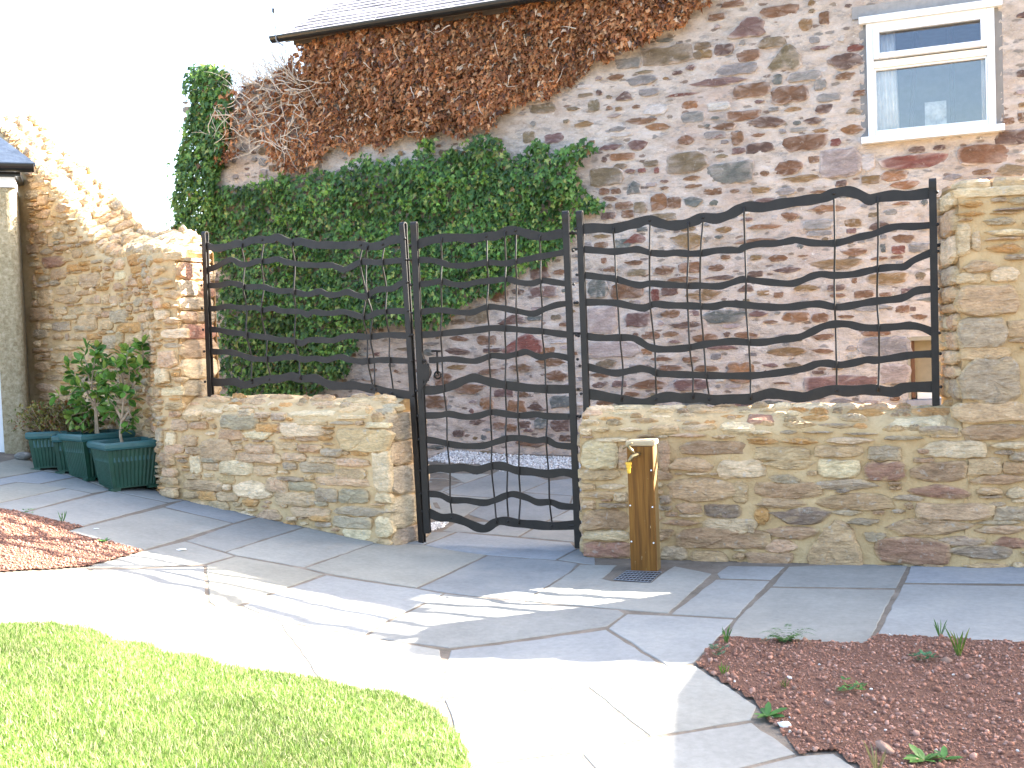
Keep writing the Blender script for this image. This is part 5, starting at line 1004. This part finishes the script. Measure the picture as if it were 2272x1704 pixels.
shrub('bushy laurel shrub with drooping lower leaves in the second square planter', b2, [[b2, pp(925, 800, c2), pp(920, 650, c2), pp(890, 520, c2), pp(900, 360, c2)], [pp(920, 700, c2), pp(860, 600, c2), pp(800, 450, c2)], [b2+np.array([0.02, 0, 0]), pp(940, 820, c2), pp(950, 640, c2)]], tree_pts(c2, sp2, 4, 0.17, 12), 0, 0.082, GC, 5, r0=0.011)
HC = [(0.15, 0.155, 0.03), (0.20, 0.155, 0.035), (0.20, 0.085, 0.035), (0.11, 0.13, 0.03), (0.25, 0.22, 0.05)]
for c, n_, sd, lab in ((c4, 330, 6, 'low twiggy bronze shrub spreading over the trough by the roughcast corner'), (c3, 200, 7, 'low twiggy bronze shrub in the narrow trough beside the laurel')):
    r = np.random.default_rng(sd); b = c+ZU*0.26; tips = []
    for i in range(n_):
        a = r.uniform(0, 6.28); e = abs(r.normal(0, 0.55)); d = np.array([math.cos(a)*math.sin(e+0.2)*1.25, math.sin(a)*math.sin(e+0.2)*0.9, math.cos(min(e, 1.4))*0.9]); rr = r.uniform(0.16, 0.31); tips.append((b+d*rr+ZU*0.0, b+d*rr*0.35, 8))
    shrub(lab, b, [[b-ZU*0.03, b+ZU*0.04, b+ZU*0.1]], tips, 0, 0.030, HC, sd+50, r0=0.006)
c_ = gpt(52, 1020); V = []; r = np.random.default_rng(2)
for k in range(6):
    ph = -math.pi/2+math.pi*k/5
    for i in range(12): a = 2*math.pi*i/12; V.append(c_+np.array([0.075*math.cos(ph)*math.cos(a), 0.05*math.cos(ph)*math.sin(a), 0.03+0.035*math.sin(ph)]))
mk_ = mk('pebble', V, [[k*12+i, k*12+(i+1) % 12, k*12+12+(i+1) % 12, k*12+12+i] for k in range(5) for i in range(12)], M_STONE, None, (0.2, 0.19, 0.17), True); tag(mk_, 'rounded grey pebble at the foot of the roughcast corner', 'stone')

# ================================================================== BEDS, LAWN, GRAVEL
def worldpoly(pts, off=0.0): return [gpt(x, y, off)[:2] for x, y in pts]
def bed(name, poly, seed, amp, dz):
    P = np.array(poly); x0, y0 = P.min(0)-0.05; x1, y1 = P.max(0)+0.05
    def zf(X, Y): q = np.stack([X.ravel(), Y.ravel()], 1); return g(X, Y)+dz+(amp*(wob(q, seed, 12)+0.6*wob(q, seed+1, 40)+0.5*wob(q, seed+2, 90))).reshape(X.shape)
    o = gridsheet(name, np.arange(x0, x1, 0.025), np.arange(y0, y1, 0.025), zf, M_SOIL, 'structure', lambda c: inpoly(c, poly)); return zf
BR = worldpoly([(1547, 1476), (1575, 1441), (1596, 1415), (1610, 1414), (1920, 1430), (1945, 1410), (2290, 1426), (2600, 1444), (2900, 1900), (2000, 1800), (1900, 1702), (1850, 1668), (1770, 1674), (1682, 1564), (1598, 1509)])
BL = worldpoly([(-400, 1060), (-60, 1120), (0, 1129), (57, 1140), (183, 1169), (145, 1180), (319, 1223), (246, 1244), (190, 1258), (0, 1269), (-200, 1276), (-500, 1200)])
zR = bed('soil_bed', BR, 71, 0.0032, 0.0055); zL = bed('soil_bed', BL, 75, 0.003, 0.005)
_t = (1+5**0.5)/2
ICV = np.array([(-1, _t, 0), (1, _t, 0), (-1, -_t, 0), (1, -_t, 0), (0, -1, _t), (0, 1, _t), (0, -1, -_t), (0, 1, -_t), (_t, 0, -1), (_t, 0, 1), (-_t, 0, -1), (-_t, 0, 1)])/1.9
ICF = [(0, 11, 5), (0, 5, 1), (0, 1, 7), (0, 7, 10), (0, 10, 11), (1, 5, 9), (5, 11, 4), (11, 10, 2), (10, 7, 6), (7, 1, 8), (3, 9, 4), (3, 4, 2), (3, 2, 6), (3, 6, 8), (3, 8, 9), (4, 9, 5), (2, 4, 11), (6, 2, 10), (8, 6, 7), (9, 8, 1)]
def scatter(poly, n, r):
    P = np.array(poly); o = []
    while sum(map(len, o)) < n:
        q = r.uniform(P.min(0), P.max(0), (n*2, 2)); o.append(q[inpoly(q, poly)])
    return np.vstack(o)[:n]
def lumps(name, pts, zf, size, cols, r, mat, squash=0.7, rough=0.25, sink=0.25, kind='stuff'):
    n = len(pts); S = size(n); M = rotmats(n, r.uniform(0, 6.28, n), r.normal(0, 0.5, n), r.normal(0, 0.5, n))*S[:, None, None]; z = zf(pts[:, 0], pts[:, 1])
    L = np.column_stack([pts, z+S*squash*(1-sink)*0.5]); C = np.array(cols)[r.integers(0, len(cols), n)]*r.uniform(0.75, 1.25, (n, 1)); V, Fa, cc = inst(ICV*np.array([1, 0.85, squash]), ICF, M, L, C); V = V+r.normal(0, 1, V.shape)*np.repeat(S, 12)[:, None]*rough*0.5
    return mkfast(name, V, Fa, mat, None, cc, False, kind)
SC = [(0.28, 0.135, 0.088), (0.34, 0.175, 0.12), (0.24, 0.112, 0.072), (0.39, 0.22, 0.16), (0.31, 0.152, 0.103)]
r = np.random.default_rng(81)
def vis(poly, n, r): 
    q = scatter(poly, n*3, r); P = np.column_stack([q, g(q[:, 0], q[:, 1])]); x, y = proj(P); k = (x > -60) & (x < 2332) & (y < 1790); return q[k][:n]
tag(lumps('soil_clods', vis(BR, 12000, r), zR, lambda n: np.clip(r.lognormal(-5.9, 0.6, n), 0.0014, 0.015), SC+SC+[(0.33, 0.2, 0.15)], r, M_CLOD), 'crumbly red clods and grit over the bed by the tap', 'soil')
tag(lumps('soil_clods', vis(BL, 8000, r), zL, lambda n: np.clip(r.lognormal(-5.6, 0.5, n), 0.0016, 0.013), SC, r, M_CLOD), 'crumbly red clods over the bed before the pots', 'soil')
q = vis(BR, 70, r); lumps('pale_grit', q, zR, lambda n: r.uniform(0.0025, 0.007, n), [(0.6, 0.57, 0.52), (0.5, 0.4, 0.34)], r, M_CLOD)
def rock(px, size, col, label, seed, zf=zR):
    r = np.random.default_rng(seed); p = gpt(*px); o = lumps('stone', p[None, :2], lambda x, y: g(x, y), lambda n: np.array([size]), [col], r, M_CLOD, 0.65, 0.3, 0.3, None); tag(o, label, 'stone')
rock((1742, 1613), 0.024, (0.8, 0.78, 0.74), 'large white shell-like stone lying beside the broad-leaved weed', 1); rock((1752, 1509), 0.016, (0.75, 0.73, 0.7), 'small white stone lying alone on the red soil', 2)
rock((1798, 1478), 0.019, (0.32, 0.15, 0.10), 'round reddish clod at the head of the bed below the fern', 3); rock((1965, 1668), 0.036, (0.42, 0.27, 0.2), 'pinkish upright stone beside the broad-leaved weed at the bed edge', 4); rock((2100, 1470), 0.03, (0.33, 0.2, 0.14), 'brown lump of earth beside the small clover-like weed', 5)
# lawn
LAWN = [(-300, 1400), (0, 1392), (113, 1390), (205, 1405), (257, 1431), (334, 1437), (360, 1456), (437, 1462), (488, 1485), (616, 1500), (709, 1513), (801, 1539), (863, 1541), (924, 1560), (971, 1586), (1017, 1646), (1040, 1680), (1042, 1760), (900, 1900), (-300, 2000)]
LW = worldpoly(LAWN); P = np.array(LW); lwn = gridsheet('lawn', np.arange(P[:, 0].min(), P[:, 0].max(), 0.05), np.arange(P[:, 1].min(), P[:, 1].max(), 0.05), lambda X, Y: g(X, Y)+0.012, M_TURF, 'structure', lambda c: inpoly(c, LW))
r = np.random.default_rng(83); q = vis(LW, 140000, r); n = len(q)
BT = np.array([(-0.5, 0, 0), (0.5, 0, 0), (-0.35, 0.18, 0.55), (0.35, 0.18, 0.55), (0, 0.55, 1.0)]); BF = [(0, 1, 3), (0, 3, 2), (2, 3, 4)]
hgt = r.uniform(0.016, 0.036, n)*(1+0.35*wob(q, 5, 6)); M = rotmats(n, r.uniform(0, 6.28, n), r.normal(0.1, 0.55, n), r.normal(0, 0.4, n)); S = np.zeros((n, 3, 3)); S[:, 0, 0] = r.uniform(0.0022, 0.0040, n); S[:, 1, 1] = hgt; S[:, 2, 2] = hgt
gc = np.array([(0.13, 0.22, 0.04), (0.18, 0.28, 0.06), (0.24, 0.31, 0.09), (0.085, 0.17, 0.026), (0.46, 0.44, 0.25)])
pt = wob(q, 9, 7); ci = np.where(r.uniform(size=n) < 0.2, 4, r.integers(0, 4, n)); C = gc[ci]*(1+0.25*pt[:, None])
V, Fa, cc = inst(BT, BF, M@S, np.column_stack([q, g(q[:, 0], q[:, 1])+0.008]), C); tag(mkfast('grass', V, Fa, M_GRASS, None, cc, False, 'stuff'), 'short bright green lawn grass edged by the paving', 'grass')
# white gravel by the house
GV = worldpoly([(930, 1004), (1000, 1000), (1270, 1015), (1330, 1018), (1330, 1050), (1270, 1046), (1185, 1056), (1105, 1044), (1060, 1030), (990, 1028), (930, 1026)]); r = np.random.default_rng(85); GV2 = worldpoly([(950, 1160), (995, 1158), (985, 1168), (958, 1178)])
q = np.vstack([scatter(GV, 4200, r), scatter(GV2, 160, r)]); ob = lumps('gravel', q, lambda X, Y: g(X, Y)-0.004, lambda n: r.uniform(0.007, 0.014, n), [(0.68, 0.67, 0.65), (0.55, 0.54, 0.53), (0.75, 0.74, 0.72), (0.45, 0.43, 0.42)], r, M_GRAVEL); tag(ob, 'band of white chippings along the foot of the house', 'gravel')

# ================================================================== IVY
D_ = 2272/2212.0
IVT = np.array([(0, -0.05, 0), (0.30, -0.16, 0.02), (0.24, 0.12, 0.03), (0.55, 0.20, -0.04), (0.24, 0.42, 0.03), (0, 1.0, -0.10), (-0.24, 0.42, 0.03), (-0.55, 0.20, -0.04), (-0.24, 0.12, 0.03), (-0.30, -0.16, 0.02), (0, 0.22, -0.03)]); IVF = [(10, i, (i+1) % 10) for i in range(10)]
def onwall(pix):
    d = RTV[None]*((pix[:, :1]-CX)/F)+UPV[None]*(-(pix[:, 1:]-CY)/F)+FW[None]; t = ((HP-CAM)@HN)/(d@HN); return CAM+d*t[:, None]
def ivy(parent, name, poly, n, size, depth, cols, wts, seed, mat, droop, curl=0.0, dens=None):
    r = np.random.default_rng(seed); poly = np.array(poly)*D_; px = scatter(poly, n, r)
    if dens is not None: px = px[r.uniform(size=len(px)) < dens(px)]
    n = len(px); W = onwall(px); q = np.stack([(W-HP)@HT, W[:, 2]], 1); bul = 0.5+0.5*wob(q, seed, 4.5); off = depth*(0.12+0.88*np.clip(bul, 0, 1))*r.uniform(0.25, 1, n)**0.6+0.015
    L = W+HN*off[:, None]; down = -ZU[None]+HN[None]*r.uniform(0.1, 0.9, n)[:, None]+HT[None]*r.normal(0, 0.55, n)[:, None]; down *= 1; down /= np.linalg.norm(down, axis=1)[:, None]
    nn = HN[None]*1.0+ZU[None]*r.uniform(0.1, 0.8, n)[:, None]*droop+r.normal(0, 0.38, (n, 3)); side = np.cross(down, nn); side /= np.linalg.norm(side, axis=1)[:, None]; up = np.cross(side, down)
    S = size*r.uniform(0.6, 1.25, n); M = np.stack([side, down, up], -1)*S[:, None, None]; tv = IVT.copy()
    if curl: tv[:, 2] += -curl*np.abs(tv[:, 0])*1.2; tv[:, 0] *= 1-0.35*curl
    C = np.array(cols)[r.choice(len(cols), n, p=wts)]*r.uniform(0.65, 1.35, (n, 1))*(1+0.28*wob(q, seed+7, 11))[:, None]; V, Fa, cc = inst(tv, IVF, M, L, C); V += r.normal(0, 0.0035 if not curl else 0.007, V.shape)
    return mkfast(name, V, Fa, mat, parent, cc, False, 'stuff')
iv = thing('ivy', hp(-1.5, 0.1, 0.1), 'green ivy growing up the house wall behind the fence and gate', 'ivy')
GREEN = [(424, 165), (445, 140), (470, 142), (505, 165), (512, 240), (500, 330), (478, 400), (500, 402), (560, 398), (610, 385), (622, 362), (640, 388), (690, 365), (740, 375), (762, 350), (790, 345), (806, 325), (820, 350), (850, 352), (872, 340), (900, 352), (922, 305), (945, 305), (958, 345), (985, 318), (1005, 330), (1040, 300), (1070, 292), (1095, 310), (1100, 335), (1140, 335), (1170, 300), (1190, 315), (1200, 335), (1240, 320), (1275, 300), (1300, 325), (1268, 345), (1255, 380), (1272, 420), (1312, 440), (1308, 455), (1262, 462), (1245, 500), (1235, 530), (1180, 570), (1120, 590), (1090, 630), (1050, 640), (1000, 660), (985, 690), (930, 715), (880, 700), (800, 705), (785, 740), (770, 800), (720, 835), (660, 870), (500, 870), (485, 560), (440, 545), (350, 540), (365, 515), (394, 480), (384, 440), (397, 400), (392, 360), (408, 310), (410, 270), (424, 230), (416, 190)]
GCOL = [(0.07, 0.155, 0.04), (0.10, 0.205, 0.046), (0.17, 0.285, 0.065), (0.045, 0.10, 0.032), (0.31, 0.35, 0.11), (0.26, 0.15, 0.07)]
ivy(iv, 'leaves', GREEN, 15000, 0.056, 0.24, GCOL, [0.3, 0.3, 0.17, 0.18, 0.035, 0.015], 91, M_LEAF, 0.9)
r = np.random.default_rng(92)
def clusters(parent, poly, nc, k, cols, seed, out, size):
    r = np.random.default_rng(seed); c = scatter(np.array(poly)*D_, nc, r); W = onwall(c); L = np.repeat(W+HN*(out+r.uniform(-0.05, 0.04, nc))[:, None], k, 0)+r.normal(0, 0.035, (nc*k, 3)); n = len(L)
    M = rotmats(n, r.uniform(0, 6.28, n), r.normal(0.4, 0.7, n), r.normal(0, 0.7, n))*(size*r.uniform(0.6, 1.2, n))[:, None, None]; C = np.array(cols)[r.integers(0, len(cols), n)]*r.uniform(0.8, 1.25, (n, 1)); V, Fa, cc = inst(IVT, IVF, M, L, C); return mkfast('young_shoots', V, Fa, M_LEAF, parent, cc, False, 'stuff')
COLM = [(424, 165), (445, 140), (472, 140), (508, 165), (512, 235), (498, 330), (478, 405), (470, 540), (350, 540), (394, 480), (384, 440), (397, 400), (392, 360), (408, 310), (410, 270), (424, 230), (416, 190)]
ivy(iv, 'leaves', COLM, 2600, 0.056, 0.16, GCOL, [0.25, 0.3, 0.22, 0.13, 0.07, 0.03], 98, M_LEAF, 0.9)
clusters(iv, GREEN, 200, 9, [(0.16, 0.31, 0.06), (0.20, 0.36, 0.07), (0.26, 0.34, 0.10)], 97, 0.20, 0.045)
EDGE = [(620, 380, 700), (700, 375, 560), (762, 352, 400), (806, 325, 500), (933, 300, 700), (1060, 292, 700), (1180, 300, 420), (1280, 302, 600), (1310, 450, 420), (870, 340, 300), (1000, 690, 300), (480, 300, 600), (400, 500, 500), (365, 525, 300)]
# dead ivy
dv = thing('dead_ivy', hp(-0.6, 3.4, 0.1), 'withered brown ivy hanging under the house gutter', 'ivy')
BROWN = [(490, 215), (520, 185), (560, 175), (620, 150), (650, 92), (760, 72), (900, 48), (1060, 18), (1220, -10), (1300, -25), (1380, -25), (1545, -25), (1540, 12), (1500, 28), (1478, 60), (1440, 70), (1400, 100), (1350, 112), (1318, 140), (1290, 130), (1262, 165), (1225, 185), (1190, 215), (1150, 212), (1110, 240), (1085, 255), (1070, 290), (1040, 270), (1000, 300), (960, 285), (920, 300), (880, 290), (850, 310), (830, 330), (800, 305), (760, 330), (720, 315), (700, 350), (660, 372), (610, 372), (590, 335), (575, 300), (540, 330), (500, 360), (470, 345), (470, 280)]
BCOL = [(0.36, 0.145, 0.058), (0.46, 0.21, 0.085), (0.26, 0.10, 0.042), (0.55, 0.30, 0.15), (0.64, 0.48, 0.34), (0.15, 0.07, 0.045)]
def dens(px):
    x = px[:, 0]/D_; y = px[:, 1]/D_; return np.where((x < 600) & (y < 330), 0.22, np.where(x < 660, 0.6, 1.0))
ivy(dv, 'leaves', BROWN, 11000, 0.060, 0.20, BCOL, [0.3, 0.28, 0.18, 0.12, 0.05, 0.07], 94, M_DEAD, 0.3, 0.55, dens)
m = MB(); r = np.random.default_rng(95)
for k in range(230):
    if k < 150: x = r.uniform(475, 660); y = r.uniform(165, 320)
    else: x = r.uniform(640, 1350); y = r.uniform(60, 300)*1.0
    a = r.uniform(0, 6.28) if k > 90 else r.normal(0.5, 0.5); l = r.uniform(30, 110) if k < 150 else r.uniform(15, 45); pts = []; cx_, cy_ = x, y; of = r.uniform(0.02, 0.2)
    if k >= 150 and not inpoly(np.array([[x, y]]), BROWN)[0]: continue
    for j in range(6):
        pts.append([cx_, cy_]); a += r.normal(0, 0.35); cx_ += math.cos(a)*l/6; cy_ += math.sin(a)*l/6
    W = onwall(np.array(pts)*D_); W = W+HN*(of+np.linspace(0, r.uniform(-0.05, 0.12), 6))[:, None]; m.tube(smoothline(W, 3), np.linspace(r.uniform(0.003, 0.0075), 0.0015, 16), 4)
m.build('stems', M_STEM, dv, None, True, 'stuff')
# straw-like dead stalks on the wall top
m = MB(); r = np.random.default_rng(96)
for k in range(260):
    u = r.uniform(-3.3, -2.05); z = float(stop(u))-0.05; b = hp(u, z, r.uniform(-0.3, 0.08)); a = r.normal(-0.5, 0.45); l = r.uniform(0.15, 0.6); t = b+HT*l*math.sin(a)+ZU*l*math.cos(a)*0.8+HN*r.normal(0.05, 0.08); md = (b+t)/2+ZU*0.04; m.tube(smoothline([b, md, t], 3), np.linspace(0.0045, 0.0015, 7), 4)
tag(m.build('dry_grass', M_STEM, None, None, True, 'stuff'), 'tuft of bleached dry stalks on top of the old wall', 'dry grass')
# cable on the corner of the house
m = MB(); pc = [hp(UL-0.12+q[0], EAVE+q[1], 0.26) for q in ((0.05, -0.06), (-0.03, 0.0), (-0.03, 0.12), (-0.05, 0.35), (-0.055, 0.9), (-0.06, 1.6))]; m.tube(smoothline(pc, 5), 0.007, 6); cb = m.build('overhead_cable', M_CABLE, None, None, True); tag(cb, 'thin pale cable rising from the end of the house gutter', 'cable')
for z_ in (0.30, 0.62):
    m = MB(); p = hp(UL-0.17, EAVE+z_, 0.26); m.tube([p-ZU*0.02, p+ZU*0.02], 0.014, 8); m.build('clip', M_BLACK, cb)

# ================================================================== WEEDS, SCRAPS
FT = np.array([(0, 0, 0), (0.22, 0.3, 0.02), (0.18, 0.75, 0), (0, 1, -0.05), (-0.18, 0.75, 0), (-0.22, 0.3, 0.02)]); FF = [(0, 1, 2, 3), (0, 3, 4, 5)]
def weed(px, kind, size, label, seed, n=9, cols=((0.06, 0.16, 0.03), (0.09, 0.2, 0.04))):
    r = np.random.default_rng(seed); b = gpt(*px); b[2] = float(g(b[0], b[1]))+0.002; V = []; Fc = []; C = []
    def leaf(p, d, s, wd=1.0):
        d = unit3(d); sd_ = unit3(np.cross(d, ZU+r.normal(0, 0.2, 3))); up = np.cross(sd_, d); k = len(V)
        for q in FT: V.append(p+(sd_*q[0]*wd+d*q[1]+up*q[2])*s)
        for f in FF: Fc.append([k+i for i in f])
        c = np.array(cols[r.integers(0, len(cols))])*r.uniform(0.8, 1.2); C.extend([c]*6)
    for i in range(n):
        a = 2*math.pi*i/n+r.normal(0, 0.3); e = r.uniform(0.3, 1.0)
        if kind == 'fern':
            h = r.uniform(0.7, 1.1)*size; d = np.array([math.cos(a), math.sin(a)*0.7, 0.0])
            for k in range(14):
                t = (k+1)/14; p = b+d*h*t+ZU*h*(0.9*t-0.75*t*t)*1.1
                for s in (-1, 1): leaf(p, np.cross(d, ZU)*s+d*0.4, size*0.15*(1.1-t*0.8), 0.8)
        elif kind == 'grass': leaf(b+r.normal(0, 0.006, 3)*np.array([1, 1, 0]), np.array([math.cos(a)*0.35, math.sin(a)*0.35, 1]), size*r.uniform(0.6, 1.1), 0.16)
        elif kind == 'rosette': leaf(b+ZU*0.004, np.array([math.cos(a), math.sin(a), e*0.5]), size*r.uniform(0.6, 1.0), 0.85)
        else:
            p = b+np.array([math.cos(a), math.sin(a), 0])*size*r.uniform(0.1, 0.8)+ZU*size*r.uniform(0.1, 0.5)
            for k in range(3): leaf(p, np.array([math.cos(a+k*2.1), math.sin(a+k*2.1), 0.35]), size*0.35, 1.2)
    o = mkfast('weed', np.array(V), np.array(Fc), M_LEAF, None, np.array(C), False); tag(o, label, 'weed')
weed((1742, 1426), 'fern', 0.17, 'spreading ferny weed growing at the paving edge of the bed', 1, 9, ((0.05, 0.12, 0.03), (0.07, 0.15, 0.035)))
weed((1612, 1428), 'grass', 0.08, 'short grass tuft at the corner of the bed by the paving', 2, 10); weed((1592, 1455), 'clump', 0.07, 'small grey-green sprig at the tip of the bed', 3, 8, ((0.09, 0.14, 0.07),))
weed((1606, 1498), 'grass', 0.05, 'bright green seedling tuft inside the bed tip', 4, 14, ((0.12, 0.24, 0.03),)); weed((2052, 1468), 'clump', 0.07, 'clover-like weed with blue-green leaves beside the brown earth lump', 5, 10, ((0.05, 0.15, 0.06),))
weed((2128, 1458), 'grass', 0.12, 'sprawling grass weed with yellowish tips in the bed', 6, 14, ((0.10, 0.19, 0.04), (0.2, 0.24, 0.05))); weed((1705, 1592), 'rosette', 0.075, 'broad-leaved weed beside the large white shell-like stone', 7, 11)
weed((1890, 1536), 'clump', 0.07, 'low leafy seedlings in the middle of the red bed', 8, 9); weed((2050, 1690), 'rosette', 0.07, 'fresh broad-leaved weed beside the pinkish upright stone', 9, 10, ((0.10, 0.22, 0.04),)); weed((2095, 1688), 'rosette', 0.06, 'round-leaved weed a little beyond the fresh broad-leaved weed', 10, 6)
weed((1740, 1530), 'grass', 0.045, 'tiny yellowish sprouts near the small white stone', 11, 10, ((0.14, 0.17, 0.04),)); weed((232, 1204), 'rosette', 0.045, 'small leafy weed where the red bed meets the slab', 12, 12, ((0.08, 0.2, 0.04),)); weed((138, 1160), 'grass', 0.07, 'thin grass blades at the notch in the bed before the pots', 13, 9); weed((62, 1140), 'clump', 0.05, 'flat weed at the paving edge of the bed before the pots', 14, 8)
weed((2085, 1417), 'grass', 0.09, 'upright grass blades between the paving and the bed', 15, 6); weed((1945, 1725), 'grass', 0.12, 'dry spindly grass stalks near the bottom of the bed', 16, 6, ((0.25, 0.22, 0.10),))
for i, (px, lab) in enumerate((((400, 1221), 'torn white scrap lying on the shaded paving slab'), ((213, 1175), 'tiny white fleck of litter on the slab before the pots'))):
    c = gpt(*px); c[2] = float(g(c[0], c[1]))+0.004; s_ = 0.035 if i == 0 else 0.018; r = np.random.default_rng(i); a = np.linspace(0, 6.28, 9)[:-1]; V = [c+np.array([math.cos(t)*s_*(1+0.3*r.normal()), math.sin(t)*s_*0.5*(1+0.3*r.normal()), r.uniform(0, 0.003)]) for t in a]; V2 = [v+ZU*0.0012 for v in V]
    o = mk('paper_scrap', V+V2, [list(range(8))[::-1], list(range(8, 16))]+[[k, (k+1) % 8, 8+(k+1) % 8, 8+k] for k in range(8)], M_SCRAP); tag(o, lab, 'scrap')
